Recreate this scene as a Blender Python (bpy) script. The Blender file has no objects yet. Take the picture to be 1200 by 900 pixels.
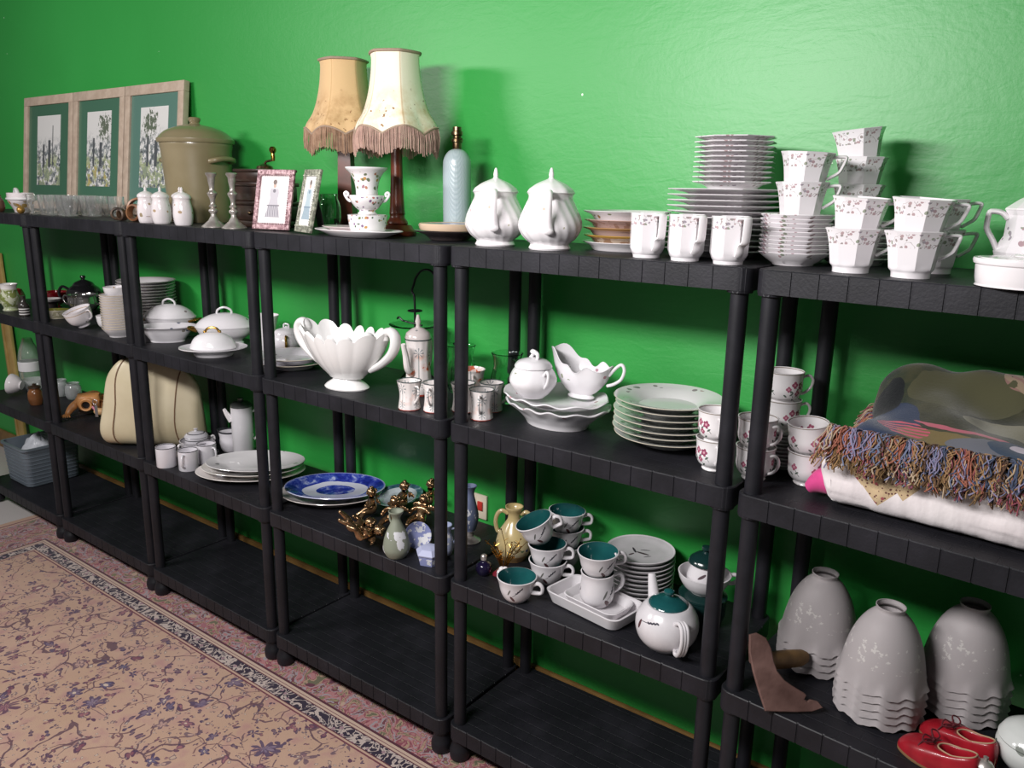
import bpy, bmesh, math, random
from math import sin, cos, pi, radians, sqrt, atan2, exp
from mathutils import Vector, Matrix, Euler
R0 = random.Random(7)
SC = bpy.context.scene
COL = SC.collection

# ------------------------------------------------------------------ camera
CAM = Vector((1.38952, -1.55056, 1.67168))
YAW, PIT, ROL, FPX = -.6431, .2367, .0192, 941.163
_f = Vector((sin(YAW)*cos(PIT), cos(YAW)*cos(PIT), -sin(PIT)))
_r = Vector((cos(YAW), -sin(YAW), 0)); _u = _r.cross(_f)
CF, CR, CU = _f, cos(ROL)*_r + sin(ROL)*_u, -sin(ROL)*_r + cos(ROL)*_u
T = [1.53, 1.0605, .5935, .1283]          # heights of the four shelf levels
def _ray(px, py): return CF + CR*((px-600)/FPX) - CU*((py-450)/FPX)
def on_y(px, py, Y):
    d = _ray(px, py); return CAM + d*((Y-CAM.y)/d.y)
def on_z(px, py, z):
    d = _ray(px, py); return CAM + d*((z-CAM.z)/d.z)
def X(px, py, Y): return on_y(px, py, Y).x
def at(t, px, py, r=0.0):
    """centre of a round foot of radius r on shelf level t whose front edge shows at a photo point"""
    p = on_z(px, py, T[t]); d = (p-CAM); d.z = 0; d.normalize()
    q = p + d*r
    return (q.x, q.y)

# ------------------------------------------------------------------ colours, materials
def lin(h):
    h = h.lstrip('#'); o = []
    for i in (0, 2, 4):
        c = int(h[i:i+2], 16)/255
        o.append(c/12.92 if c <= .04045 else ((c+.055)/1.055)**2.4)
    return (o[0], o[1], o[2], 1)

class NT:
    def __init__(s, name):
        s.m = bpy.data.materials.new(name); s.m.use_nodes = True
        s.t = s.m.node_tree; s.t.nodes.clear()
        s.out = s.n('ShaderNodeOutputMaterial'); s.b = s.n('ShaderNodeBsdfPrincipled')
        s.l(s.b.outputs[0], s.out.inputs[0]); s._obj = None
    def n(s, k, **kw):
        x = s.t.nodes.new(k)
        for a, b in kw.items(): setattr(x, a, b)
        return x
    def l(s, a, b): s.t.links.new(a, b)
    def set(s, i, v):
        if hasattr(v, 'is_output'): s.l(v, i)
        else: i.default_value = v
    def obj(s):
        if s._obj is None: s._obj = s.n('ShaderNodeTexCoord').outputs['Object']
        return s._obj
    def math(s, op, a, b=0.0, c=0.0):
        x = s.n('ShaderNodeMath', operation=op)
        s.set(x.inputs[0], a); s.set(x.inputs[1], b); s.set(x.inputs[2], c); return x.outputs[0]
    def xyz(s):
        x = s.n('ShaderNodeSeparateXYZ'); s.l(s.obj(), x.inputs[0]); return x.outputs
    def map(s, scale=(1, 1, 1), rot=(0, 0, 0), vec=None, loc=(0, 0, 0)):
        x = s.n('ShaderNodeMapping'); s.l(vec or s.obj(), x.inputs[0])
        x.inputs['Scale'].default_value = scale; x.inputs['Rotation'].default_value = rot
        x.inputs['Location'].default_value = loc; return x.outputs[0]
    def noise(s, scale, detail=2, rough=.5, vec=None, dist=0):
        x = s.n('ShaderNodeTexNoise'); s.l(vec or s.obj(), x.inputs['Vector'])
        x.inputs['Scale'].default_value = scale; x.inputs['Detail'].default_value = detail
        x.inputs['Roughness'].default_value = rough; x.inputs['Distortion'].default_value = dist
        return x.outputs['Fac'], x.outputs['Color']
    def voro(s, scale, vec=None, feature='F1', rnd=1):
        x = s.n('ShaderNodeTexVoronoi', feature=feature); s.l(vec or s.obj(), x.inputs['Vector'])
        x.inputs['Scale'].default_value = scale; x.inputs['Randomness'].default_value = rnd
        return x.outputs['Distance'], (x.outputs['Color'] if feature != 'DISTANCE_TO_EDGE' else None)
    def red(s, c):
        x = s.n('ShaderNodeSeparateColor'); s.l(c, x.inputs[0]); return x.outputs
    def ramp(s, f, stops, const=False):
        x = s.n('ShaderNodeValToRGB'); s.l(f, x.inputs[0]); e = x.color_ramp
        if const: e.interpolation = 'CONSTANT'
        while len(e.elements) < len(stops): e.elements.new(1)
        for el, (p, c) in zip(e.elements, stops): el.position = p; el.color = lin(c) if isinstance(c, str) else c
        return x.outputs[0]
    def mix(s, f, a, b, mode='MIX'):
        x = s.n('ShaderNodeMix', data_type='RGBA', blend_type=mode)
        s.set(x.inputs[0], f)
        s.set(x.inputs[6], lin(a) if isinstance(a, str) else a); s.set(x.inputs[7], lin(b) if isinstance(b, str) else b)
        return x.outputs[2]
    def band(s, v, lo, hi, soft=0):
        if soft:
            x = s.n('ShaderNodeMapRange', interpolation_type='SMOOTHSTEP'); s.set(x.inputs[0], v)
            x.inputs[1].default_value = lo-soft; x.inputs[2].default_value = lo+soft
            y = s.n('ShaderNodeMapRange', interpolation_type='SMOOTHSTEP'); s.set(y.inputs[0], v)
            y.inputs[1].default_value = hi-soft; y.inputs[2].default_value = hi+soft
            return s.math('SUBTRACT', x.outputs[0], y.outputs[0])
        return s.math('MULTIPLY', s.math('GREATER_THAN', v, lo), s.math('LESS_THAN', v, hi))
    def below(s, v, t): return s.math('LESS_THAN', v, t)
    def above(s, v, t): return s.math('GREATER_THAN', v, t)
    def mul(s, *a):
        r = a[0]
        for x in a[1:]: r = s.math('MULTIPLY', r, x)
        return r
    def radius(s):
        o = s.xyz(); return s.math('SQRT', s.math('ADD', s.math('MULTIPLY', o[0], o[0]), s.math('MULTIPLY', o[1], o[1])))
    def bump(s, h, strength, dist=.002):
        x = s.n('ShaderNodeBump'); s.l(h, x.inputs['Height']); x.inputs['Strength'].default_value = strength
        x.inputs['Distance'].default_value = dist; s.l(x.outputs[0], s.b.inputs['Normal'])
    def fin(s, col, rough=.4, metal=0, **kw):
        b = s.b.inputs
        s.set(b['Base Color'], lin(col) if isinstance(col, str) else col)
        s.set(b['Roughness'], rough); s.set(b['Metallic'], metal)
        for k, v in kw.items():
            k = {'coat': 'Coat Weight', 'coatr': 'Coat Roughness', 'trans': 'Transmission Weight', 'ior': 'IOR', 'spec': 'Specular IOR Level',
                 'sheen': 'Sheen Weight', 'alpha': 'Alpha', 'sss': 'Subsurface Weight'}[k]
            s.set(b[k], v)
        return s.m

def M(name, col, rough=.4, metal=0, var=None, bump=None, **kw):
    n = NT(name); c = col
    if var: c = n.mix(n.ramp(n.noise(var[1], 4)[0], [(.35, '#000000'), (.65, '#ffffff')]), col, var[0])
    if bump: n.bump(n.noise(bump[0], 3)[0], bump[1], bump[2] if len(bump) > 2 else .002)
    return n.fin(c, rough, metal, **kw)

def china(name, base='#efeaec', pats=(), rough=.13, coat=.3, bumps=None):
    n = NT(name); o = n.xyz(); ax = {'z': o[2], 'x': o[0], 'y': o[1]}; c = lin(base)
    for p in pats:
        k, a, lo, hi = p[:4]
        v = n.radius() if a == 'r' else ax[a]
        if k == 'line': c = n.mix(n.band(v, lo, hi), c, p[4]); continue
        m = n.band(v, lo, hi)
        if k == 'sprig':                      # small flowers and leaves on a thin stalk
            sc, cols, thr = p[4:7]
            _, nc = n.noise(sc*.6, 1); vec = n.mix(.012*60/sc, n.obj(), nc, 'ADD')
            d, vc = n.voro(sc, vec); rr = n.red(vc)
            spot = n.mul(m, n.below(d, thr), n.above(rr[1], p[7] if len(p) > 7 else .3))
            st = [(i/len(cols), q) for i, q in enumerate(cols)]
            vine = n.mul(m, n.below(n.math('ABSOLUTE', n.math('SUBTRACT', n.noise(sc*.42, 1)[0], .5)), .009))
            c = n.mix(vine, c, cols[-1]) if sc > 90 else c; c = n.mix(spot, c, n.ramp(rr[0], st, True))
        if k == 'cloud':                      # transfer print
            sc, col, thr = p[4:7]
            f, _ = n.noise(sc, 5, .62, dist=.6)
            c = n.mix(n.mul(m, n.above(f, thr)), c, col)
    if bumps: n.bump(n.noise(bumps[0], 2)[0], bumps[1])
    return n.fin(c, rough, coat=coat)

# ------------------------------------------------------------------ meshes
class MB:
    def __init__(s): s.v = []; s.f = []; s.m = []; s.X = Matrix()
    def add(s, vs, fs, mi=0, X=None):
        b = len(s.v); X = s.X @ X if X is not None else s.X
        s.v += [X @ Vector(p) for p in vs]
        for i, q in enumerate(fs):
            s.f.append([b+k for k in q]); s.m.append(mi[i] if isinstance(mi, list) else mi)
        return s
    def lathe(s, prof, seg=40, mat=0, fn=None, X=None):
        vs, fs, ms, rings = [], [], [], []
        for (r, z) in prof:
            if r < 1e-5: rings.append([len(vs)]); vs.append((0, 0, z))
            else:
                rg = []
                for k in range(seg):
                    a = 2*pi*k/seg; rr, zz = fn(a, r, z) if fn else (r, z)
                    rg.append(len(vs)); vs.append((rr*cos(a), rr*sin(a), zz))
                rings.append(rg)
        for i in range(len(rings)-1):
            A, B = rings[i], rings[i+1]; mi = mat[i] if isinstance(mat, list) else mat
            if len(A) == 1 and len(B) == 1: continue
            for k in range(seg):
                k2 = (k+1) % seg
                if len(A) == 1: q = (A[0], B[k2], B[k])
                elif len(B) == 1: q = (A[k], A[k2], B[0])
                else: q = (A[k], A[k2], B[k2], B[k])
                fs.append(q); ms.append(mi)
        return s.add(vs, fs, ms, X)
    def loft(s, rings, mat=0, cap=True, X=None):
        vs, fs = [], []; n = len(rings[0])
        for r in rings: vs += r
        for i in range(len(rings)-1):
            for k in range(n):
                k2 = (k+1) % n; fs.append((i*n+k, i*n+k2, (i+1)*n+k2, (i+1)*n+k))
        if cap: fs.append(tuple(range(n))[::-1]); fs.append(tuple(range((len(rings)-1)*n, len(rings)*n)))
        return s.add(vs, fs, mat, X)
    def tube(s, pts, rad, seg=10, mat=0, flat=1.0, closed=False, X=None):
        """swept tube; flat scales the cross-section along the binormal"""
        P = [Vector(p) for p in pts]; n = len(P); rings = []; prev = None
        for i in range(n):
            if closed: t = P[(i+1) % n]-P[i-1]
            else: t = P[min(i+1, n-1)]-P[max(i-1, 0)]
            t.normalize()
            if prev is None:
                ref = Vector((0, 0, 1)) if abs(t.z) < .95 else Vector((0, 1, 0))
                if abs(t.z) >= .95 and abs(P[-1].x-P[0].x)+abs(P[n//2].x-P[0].x) < abs(P[-1].y-P[0].y)+abs(P[n//2].y-P[0].y): ref = Vector((1, 0, 0))
                nrm = (ref-t*ref.dot(t)).normalized()
            else: nrm = (prev-t*prev.dot(t)).normalized()
            prev = nrm; bi = t.cross(nrm); r = rad[i] if isinstance(rad, (list, tuple)) else rad
            rings.append([P[i]+nrm*(r*cos(2*pi*k/seg))+bi*(r*flat*sin(2*pi*k/seg)) for k in range(seg)])
        if closed:
            vs, fs = [], []
            for r in rings: vs += r
            for i in range(n):
                for k in range(seg):
                    k2 = (k+1) % seg; j = (i+1) % n; fs.append((i*seg+k, i*seg+k2, j*seg+k2, j*seg+k))
            return s.add(vs, fs, mat, X)
        return s.loft(rings, mat, True, X)
    def box(s, c, d, bev=0, mat=0, X=None, segs=2):
        bm = bmesh.new(); bmesh.ops.create_cube(bm, size=1)
        for v in bm.verts: v.co = Vector((v.co.x*d[0], v.co.y*d[1], v.co.z*d[2]))
        if bev: bmesh.ops.bevel(bm, geom=bm.edges[:], offset=bev, segments=segs, affect='EDGES', profile=.5)
        bm.verts.index_update()
        vs = [(v.co+Vector(c)) for v in bm.verts]; fs = [[v.index for v in f.verts] for f in bm.faces]; bm.free()
        return s.add(vs, fs, mat, X)
    def prism(s, out, z0, z1, mat=0, bev=0, X=None):
        """outline (x, y) raised from z0 to z1, its top edge eased inward by bev"""
        n = len(out)
        if bev:
            cx = sum(p[0] for p in out)/n; cy = sum(p[1] for p in out)/n
            ins = []
            for i in range(n):
                a, b, c = Vector(out[i-1]), Vector(out[i]), Vector(out[(i+1) % n])
                e1 = (b-a).normalized(); e2 = (c-b).normalized(); nn = Vector((-(e1.y+e2.y), e1.x+e2.x))
                nn = nn.normalized() if nn.length > 1e-6 else Vector((0, 0)); ins.append((b.x+nn.x*bev, b.y+nn.y*bev))
            rings = [[(x, y, z0) for x, y in out], [(x, y, z1-bev) for x, y in out], [(x, y, z1) for x, y in ins]]
        else: rings = [[(x, y, z0) for x, y in out], [(x, y, z1) for x, y in out]]
        return s.loft(rings, mat, True, X)
    def ball(s, c, r, seg=16, mat=0, X=None, sc=(1, 1, 1)):
        pr = [(sin(pi*i/(seg//2)), -cos(pi*i/(seg//2))) for i in range(seg//2+1)]
        pr[0] = (0, -1); pr[-1] = (0, 1)
        Y = Matrix.Translation(c) @ Matrix.Diagonal((r*sc[0], r*sc[1], r*sc[2], 1))
        return s.lathe(pr, seg, mat, None, X @ Y if X is not None else Y)
    def mesh(s, name, mats, ang=35):
        me = bpy.data.meshes.new(name); me.from_pydata([tuple(p) for p in s.v], [], s.f)
        for m in (mats if isinstance(mats, (list, tuple)) else [mats]): me.materials.append(m)
        me.polygons.foreach_set('material_index', s.m); me.polygons.foreach_set('use_smooth', [True]*len(s.f))
        bm = bmesh.new(); bm.from_mesh(me); bmesh.ops.recalc_face_normals(bm, faces=bm.faces[:]); bm.to_mesh(me); bm.free()
        me.set_sharp_from_angle(angle=radians(ang)); me.update(); return me

def cr(pts, k=6, closed=False):
    """Catmull-Rom curve through points"""
    P = [Vector(p) for p in pts]; n = len(P); o = []
    for i in range(n if closed else n-1):
        a = P[i-1] if (i > 0 or closed) else P[0]; b = P[i]; c = P[(i+1) % n]
        d = P[(i+2) % n] if (closed or i+2 < n) else P[-1]
        for j in range(k):
            t = j/k
            o.append(.5*((2*b)+(c-a)*t+(2*a-5*b+4*c-d)*t*t+(3*b-a-3*c+d)*t**3))
    if not closed: o.append(P[-1])
    return o
def sm(prof, k=4):
    """smooth a lathe profile"""
    q = cr([(r, z, 0) for r, z in prof], k); o = [(max(p.x, 0), p.y) for p in q]
    lo = min(z for _, z in prof); hi = max(z for _, z in prof); o = [(r, min(hi, max(lo, z))) for r, z in o]
    if prof[0][0] == 0: o[0] = prof[0]
    if prof[-1][0] == 0: o[-1] = prof[-1]
    return o
def shell(outer, t):
    """a thrown wall: outer profile from the foot to the rim, then back down inside at thickness t"""
    n = len(outer); inn = []
    for i in range(n-1, -1, -1):
        r, z = outer[i]
        a = outer[min(i+1, n-1)]; b = outer[max(i-1, 0)]
        dr, dz = a[0]-b[0], a[1]-b[1]; L = sqrt(dr*dr+dz*dz) or 1
        inn.append((max(r-t*dz/L, .0), z+t*dr/L))
    return inn
def poly(n, w=1.0, ph=0.0):
    """turns a circle of radius r into an n-gon"""
    s = 2*pi/n; k0 = cos(pi/n)
    return lambda a: 1+w*(k0/cos(((a-ph) % s)-s/2)-1)
def rrect(w, d, r, k=6):
    o = []
    for cx, cy, a0 in ((w/2-r, d/2-r, 0), (-w/2+r, d/2-r, 90), (-w/2+r, -d/2+r, 180), (w/2-r, -d/2+r, 270)):
        for j in range(k+1): a = radians(a0+90*j/k); o.append((cx+r*cos(a), cy+r*sin(a)))
    return o
def polar(ang, pts):
    """(out, z) pairs in the upright plane at angle ang -> 3D points"""
    c, s = cos(ang), sin(ang); return [(p[0]*c, p[0]*s, p[1]) for p in pts]

def obj(name, mb, mats, parent=None, ang=35):
    me = mb if isinstance(mb, bpy.types.Mesh) else mb.mesh(name, mats, ang)
    o = bpy.data.objects.new(name, me); COL.objects.link(o)
    if parent: o.parent = parent
    return o
def tag(o, label, cat, group=None, kind=None):
    o['label'] = label; o['category'] = cat
    if group: o['group'] = group
    if kind: o['kind'] = kind
    return o
def place(o, loc, rz=0.0, rot=None):
    o.location = loc; o.rotation_euler = rot if rot else (0, 0, rz); return o
def thing(name, label, cat, loc=(0, 0, 0), rz=0.0, group=None, rot=None):
    o = bpy.data.objects.new(name, None); COL.objects.link(o); o.empty_display_size = .05
    return tag(place(o, loc, rz, rot), label, cat, group)
def solo(name, mb, mats, label, cat, loc=(0, 0, 0), rz=0.0, group=None, rot=None, ang=35):
    return tag(place(obj(name, mb, mats, None, ang), loc, rz, rot), label, cat, group)
def dup(src, label, loc, rz=0.0, group=None, rot=None):
    def cp(o, par):
        c = o.copy(); COL.objects.link(c); c.parent = par
        for ch in o.children: cp(ch, c)
        return c
    r = cp(src, None); place(r, loc, rz, rot); r['label'] = label
    if group: r['group'] = group
    elif 'group' in r: del r['group']
    return r
ORD = ['topmost', 'second', 'third', 'fourth', 'fifth', 'sixth', 'seventh', 'eighth', 'ninth', 'tenth', 'eleventh', 'twelfth', 'thirteenth',
       'fourteenth', 'fifteenth', 'sixteenth', 'seventeenth', 'eighteenth', 'nineteenth', 'twentieth']
def stack(make, n, x, y, z, pitch, what, of, group, jit=.002, rz=0.0, jr=.03, seed=1):
    """n copies of one dish, each with its place in the pile as its label; of: the pile in words"""
    rng = random.Random(seed); first = None
    for i in range(n):
        k = n-1-i
        lab = f'{what}, ' + ('topmost of ' if k == 0 else 'lowest of ' if i == 0 else f'{ORD[k]} from the top of ') + of
        loc = (x+rng.uniform(-jit, jit), y+rng.uniform(-jit, jit), z+i*pitch); a = rz+rng.uniform(-jr, jr)
        if first is None: first = make(lab, loc, a, group)
        else: dup(first, lab, loc, a, group)
    return first
def skin(verts, edges, radii, sub=2, name='body'):
    """one continuous surface grown round a skeleton"""
    me = bpy.data.meshes.new(name); me.from_pydata(verts, edges, []); o = bpy.data.objects.new(name, me); COL.objects.link(o)
    o.modifiers.new('s', 'SKIN'); sv = me.skin_vertices[0].data
    for i, r in enumerate(radii):
        sv[i].radius = r if isinstance(r, tuple) else (r, r)
    sv[0].use_root = True
    m = o.modifiers.new('d', 'SUBSURF'); m.levels = m.render_levels = sub
    dg = bpy.context.evaluated_depsgraph_get(); dg.update()
    e = bpy.data.meshes.new_from_object(o.evaluated_get(dg)); bpy.data.objects.remove(o)
    mb = MB(); mb.add([v.co.copy() for v in e.vertices], [list(p.vertices) for p in e.polygons]); bpy.data.meshes.remove(e)
    return mb
# ================================================================== SETTING
cam = bpy.data.cameras.new('camera'); co = bpy.data.objects.new('camera', cam); COL.objects.link(co)
cam.lens = FPX*36/1200; cam.sensor_width = 36; cam.sensor_fit = 'HORIZONTAL'; cam.clip_start = .02
co.matrix_world = Matrix(((CR.x, CU.x, -CF.x, CAM.x), (CR.y, CU.y, -CF.y, CAM.y), (CR.z, CU.z, -CF.z, CAM.z), (0, 0, 0, 1)))
SC.camera = co
vs_ = SC.view_settings; vs_.view_transform = 'Standard'; vs_.look = 'None'; vs_.gamma = 1; vs_.exposure = 0.0; vs_.use_curve_mapping = False

WALL_Y = .44
def green_paint():
    n = NT('green_paint')
    f1, _ = n.noise(95, 3, .6); f2, _ = n.noise(30, 4, .6); f3, _ = n.noise(9, 3, .55, vec=n.map((1, 1, 3.5), (0, .6, 0)), dist=1.2)
    c = n.mix(n.ramp(n.noise(1.3, 3)[0], [(.35, '#000000'), (.7, '#ffffff')]), '#299b3e', '#31a346')
    d, vc = n.voro(5.0); sp = n.mul(n.below(d, .022), n.above(n.red(vc)[0], .35))
    d2, vc2 = n.voro(11.0); sp2 = n.mul(n.below(d2, .026), n.above(n.red(vc2)[0], .75))
    c = n.mix(n.math('MAXIMUM', sp, sp2), c, '#cfe6cc')           # chips where the white plaster shows
    h = n.math('ADD', n.math('MULTIPLY', f1, .35), n.math('ADD', n.math('MULTIPLY', f2, .5), n.math('MULTIPLY', f3, .8)))
    n.bump(h, .25, .004)
    return n.fin(c, .46, spec=.8)
GREEN = green_paint()
w = MB(); w.box((0, WALL_Y+.05, 1.5), (14, .1, 3.2)); o = obj('wall_back', w, GREEN); o['kind'] = 'structure'
def floor_mat():
    n = NT('pale_floor'); f, _ = n.noise(3, 4); g, _ = n.noise(60, 2)
    return n.fin(n.mix(n.math('ADD', n.math('MULTIPLY', f, .6), n.math('MULTIPLY', g, .3)), '#b9b4b2', '#cfc9c7'), .5)
w = MB(); w.box((0, -2.0, -.05), (14, 5.0, .1)); o = obj('floor', w, floor_mat()); o['kind'] = 'structure'
w = MB(); w.box((0, WALL_Y-.008, .060), (14, .016, .120), .004); o = obj('baseboard_back', w, M('varnished_wood', '#93703f', .5, var=('#7a5a32', 12))); o['kind'] = 'structure'

# --- rug
def rug_mat():
    n = NT('rug_pile'); x, y, z = n.xyz()
    d = n.math('MAXIMUM', n.math('ADD', y, .133), n.math('SUBTRACT', -2.42, x))     # distance out from the field's edge
    # field: sand-pink ground with scattered stems, leaves and flowers
    gf, _ = n.noise(2.2, 4); c = n.mix(n.ramp(gf, [(.3, '#000000'), (.7, '#ffffff')]), '#c7a48c', '#d2ae9c')
    hz, _ = n.noise(18, 3); c = n.mix(n.math('MULTIPLY', n.ramp(hz, [(.5, '#000000'), (.7, '#ffffff')]), .5), c, '#b8848a')
    _, nc = n.noise(7, 2); wv = n.mix(.10, n.obj(), nc, 'ADD')
    _, nb = n.noise(30, 2); wf = n.mix(.012, wv, nb, 'ADD')
    for sc, th, msk, cc in ((5.5, .016, .50, '#604556'), (9.0, .018, .54, '#74525a'), (15.0, .020, .56, '#6b5260')):   # branching stems
        v, _ = n.voro(sc, wf, 'DISTANCE_TO_EDGE'); mk, _ = n.noise(4.3+sc*.2, 2)
        c = n.mix(n.math('MULTIPLY', n.mul(n.below(v, th), n.above(mk, msk)), .85), c, cc)
    def bloom(c, sc, th, lo, cols, petals, amp, core=None):
        x_ = n.n('ShaderNodeTexVoronoi'); n.l(wf, x_.inputs['Vector']); x_.inputs['Scale'].default_value = sc
        r = n.red(x_.outputs['Color']); off = n.n('ShaderNodeVectorMath', operation='SUBTRACT'); n.l(wf, off.inputs[0]); n.l(x_.outputs['Position'], off.inputs[1])
        q = n.n('ShaderNodeSeparateXYZ'); n.l(off.outputs[0], q.inputs[0])
        an = n.math('ADD', n.math('ARCTAN2', q.outputs[1], q.outputs[0]), n.math('MULTIPLY', r[2], 6.28))
        lobes = n.math('ADD', n.math('MULTIPLY', n.math('ABSOLUTE', n.math('COSINE', n.math('MULTIPLY', an, petals))), amp), 1-amp)
        R_ = n.math('MULTIPLY', lobes, n.math('ADD', n.math('MULTIPLY', r[0], th*.5), th*.7)); dd = x_.outputs['Distance']
        m = n.mul(n.below(dd, R_), n.above(r[1], lo)); edge = n.mul(m, n.above(dd, n.math('MULTIPLY', R_, .66)))
        c = n.mix(n.math('MULTIPLY', m, .9), c, n.ramp(r[0], [(i/len(cols), k) for i, k in enumerate(cols)], True))
        c = n.mix(n.math('MULTIPLY', edge, .7), c, '#54405a')
        if core: c = n.mix(n.mul(n.below(dd, th*.22), m), c, core)
        return c
    c = bloom(c, 19, .38, .32, ['#5f5472', '#a06a74', '#7d5f70', '#c9a79a', '#834f62'], 1.0, .82)       # paired leaves
    c = bloom(c, 36, .38, .42, ['#5d4c66', '#95656c', '#cbb09f', '#76606f'], 1.0, .78)
    c = bloom(c, 11, .33, .42, ['#6a6484', '#9c6a75', '#7d6d86', '#c4a096'], 2.5, .55, '#dcc6b4')
    c = bloom(c, 5.2, .24, .4, ['#74708c', '#a5727c', '#8a7a92'], 4.0, .45, '#cbb1a4')
    c = bloom(c, 70, .34, .66, ['#5a4a62', '#a0747a', '#dfcab8'], 2.0, .4)
    # border bands
    line = '#6a3c48'
    c = n.mix(n.above(d, 0.0), c, '#7b4752')
    c = n.mix(n.above(d, .006), c, '#cfae9a'); c = n.mix(n.above(d, .013), c, line)
    sv, _ = n.noise(26, 2, vec=wv, dist=1.6); cur = n.below(n.math('ABSOLUTE', n.math('SUBTRACT', sv, .5)), .055)
    dk = n.mix(cur, '#3a3142', '#cdbcb4'); sd, sc_ = n.voro(38); dk = n.mix(n.mul(n.below(sd, .28), n.above(n.red(sc_)[0], .55)), dk, '#a98a92')
    c = n.mix(n.above(d, .017), c, dk)
    c = n.mix(n.above(d, .064), c, line); c = n.mix(n.above(d, .068), c, '#d3b9a6'); c = n.mix(n.above(d, .076), c, '#8a5f63')
    c = n.mix(n.above(d, .079), c, '#d3b9a6'); c = n.mix(n.above(d, .089), c, '#5e3340')
    # outer border: busy rose, green and cream arabesques
    f, _ = n.noise(17, 3, vec=wv, dist=2.0)
    ob = n.ramp(f, [(0, '#77735c'), (.36, '#b99a84'), (.43, '#94545f'), (.48, '#bd8486'), (.54, '#aca2a6'), (.60, '#7c4650'), (.66, '#9c9070')], True)
    od, oc = n.voro(24, wv); ob = n.mix(n.mul(n.below(od, .3), n.above(n.red(oc)[0], .5)), ob, n.ramp(n.red(oc)[1], [(0, '#c9ac97'), (.35, '#6f4050'), (.6, '#86805f'), (.8, '#ad727b')], True))
    c = n.mix(n.above(d, .098), c, ob)
    c = n.mix(n.above(d, .375), c, '#caa892'); c = n.mix(n.above(d, .39), c, '#7d4450'); c = n.mix(n.above(d, .40), c, '#c9a48d')
    n.bump(n.noise(420, 2)[0], .5, .002)
    return n.fin(c, .95, spec=.1, sheen=.15)
w = MB(); w.box((-.95, -1.06, .004), (3.82, 2.7, .008), .003)
tag(obj('rug', w, rug_mat()), 'patterned sand and rose rug with dark scroll border under the shelves', 'rug')

# --- shelving units
def plastic(name, brick):
    n = NT(name)
    if brick:
        b = n.n('ShaderNodeTexBrick'); n.l(n.obj(), b.inputs['Vector'])
        for k, v in (('Scale', 1.0), ('Mortar Size', .0022), ('Mortar Smooth', .3), ('Brick Width', .075), ('Row Height', .037)): b.inputs[k].default_value = v
        b.inputs['Color1'].default_value = (1, 1, 1, 1); b.inputs['Color2'].default_value = (.8, .8, .8, 1); b.inputs['Mortar'].default_value = (0, 0, 0, 1)
        h = n.math('ADD', n.red(b.outputs['Color'])[0], n.math('MULTIPLY', n.noise(160, 2)[0], .35)); n.bump(h, .55, .0022)
    f, _ = n.noise(5, 5, .65); c = n.mix(n.ramp(f, [(.45, '#000000'), (.75, '#ffffff')]), '#1b1b20', '#29282f')
    return n.fin(c, n.math('ADD', n.math('MULTIPLY', f, .2), .40), spec=.35)
BLACK_TOP = plastic('black_plastic_woven', True); BLACK = plastic('black_plastic', False)
UW, UD, LIP = .8, .39, .048
def board_outline():
    r, o = .028, []
    def corner(cx, cy, a0):
        for j in range(7):
            a = radians(a0+15*j); o.append((cx+r*cos(a), cy+r*sin(a)))
    def groove(p, q, n):
        p, q = Vector(p), Vector(q); d = (q-p).normalized(); inn = Vector((-d.y, d.x))*.0019
        for i in range(n):
            m = p+(q-p)*((i+.5)/n)
            for a, k in ((-.0019, 0), (-.0011, 1), (.0011, 1), (.0019, 0)): t = m+d*a+inn*k; o.append((t.x, t.y))
    corner(r, r, 180); groove((.050, 0), (UW-.050, 0), 13)
    corner(UW-r, r, 270); groove((UW, .05), (UW, UD-.05), 5)
    corner(UW-r, UD-r, 0); corner(r, UD-r, 90); groove((0, UD-.05), (0, .05), 5)
    return o
def board_mesh(lip):
    b = MB(); b.prism(board_outline(), -lip, 0, 0, .0022)
    for cx in (.028, UW-.028):
        for cy in (.028, UD-.028):
            X = Matrix.Translation((cx, cy, 0))
            b.lathe([(.021, -lip-.006), (.0265, -lip-.005), (.0278, -lip+.006), (.0278, -.004), (.0262, -.0002), (.0185, -.0002)], 28, 0, None, X)
    return b.mesh('shelf_board', [BLACK_TOP], 30)
BM_ = board_mesh(LIP)
def post_mesh():
    p = MB(); p.lathe([(0, T[3]-.002), (.0185, T[3]-.002), (.0185, T[0]-.01), (0, T[0]-.01)], 24); return p.mesh('post', [BLACK])
PM_ = post_mesh()
def foot_mesh():
    p = MB(); p.lathe(sm([(0, 0), (.024, .0), (.030, .008), (.031, .03), (.026, .045), (.022, .06), (.022, .085), (0, .085)], 3), 24); return p.mesh('foot', [BLACK])
FM_ = foot_mesh()
YO = [.003, .0043, 0, .0, .0125, .012]; RT = [-.0019, -.0019, -.0025, .006, .0099, -.072]
def unit(i, label):
    r = thing('shelving_unit', label, 'shelving unit', (-.8113*4+.8113*i, YO[i], 0), atan2(RT[i], 1), 'black four-tier plastic shelving units in a row along the green wall')
    for z in T: place(obj('shelf_board', BM_, None, r), (0, 0, z))
    for cx in (.028, UW-.028):
        for cy in (.028, UD-.028):
            place(obj('post', PM_, None, r), (cx, cy, 0)); place(obj('foot', FM_, None, r), (cx, cy, .0085 if i else .0085))
    return r
for i, s in enumerate(['black plastic shelving unit cut off by the picture edge, grey crate on its bottom shelf',
                       'black plastic shelving unit holding the cut glasses and the doll',
                       'black plastic shelving unit under the tan lidded crock and silver candlesticks',
                       'black plastic shelving unit under the two fringed lamps, blue platter on its third shelf',
                       'black plastic shelving unit under the two white teapots, green-lined crockery on its third shelf',
                       'black plastic shelving unit holding the folded quilt and the frosted lampshades']): unit(i, s)

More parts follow.
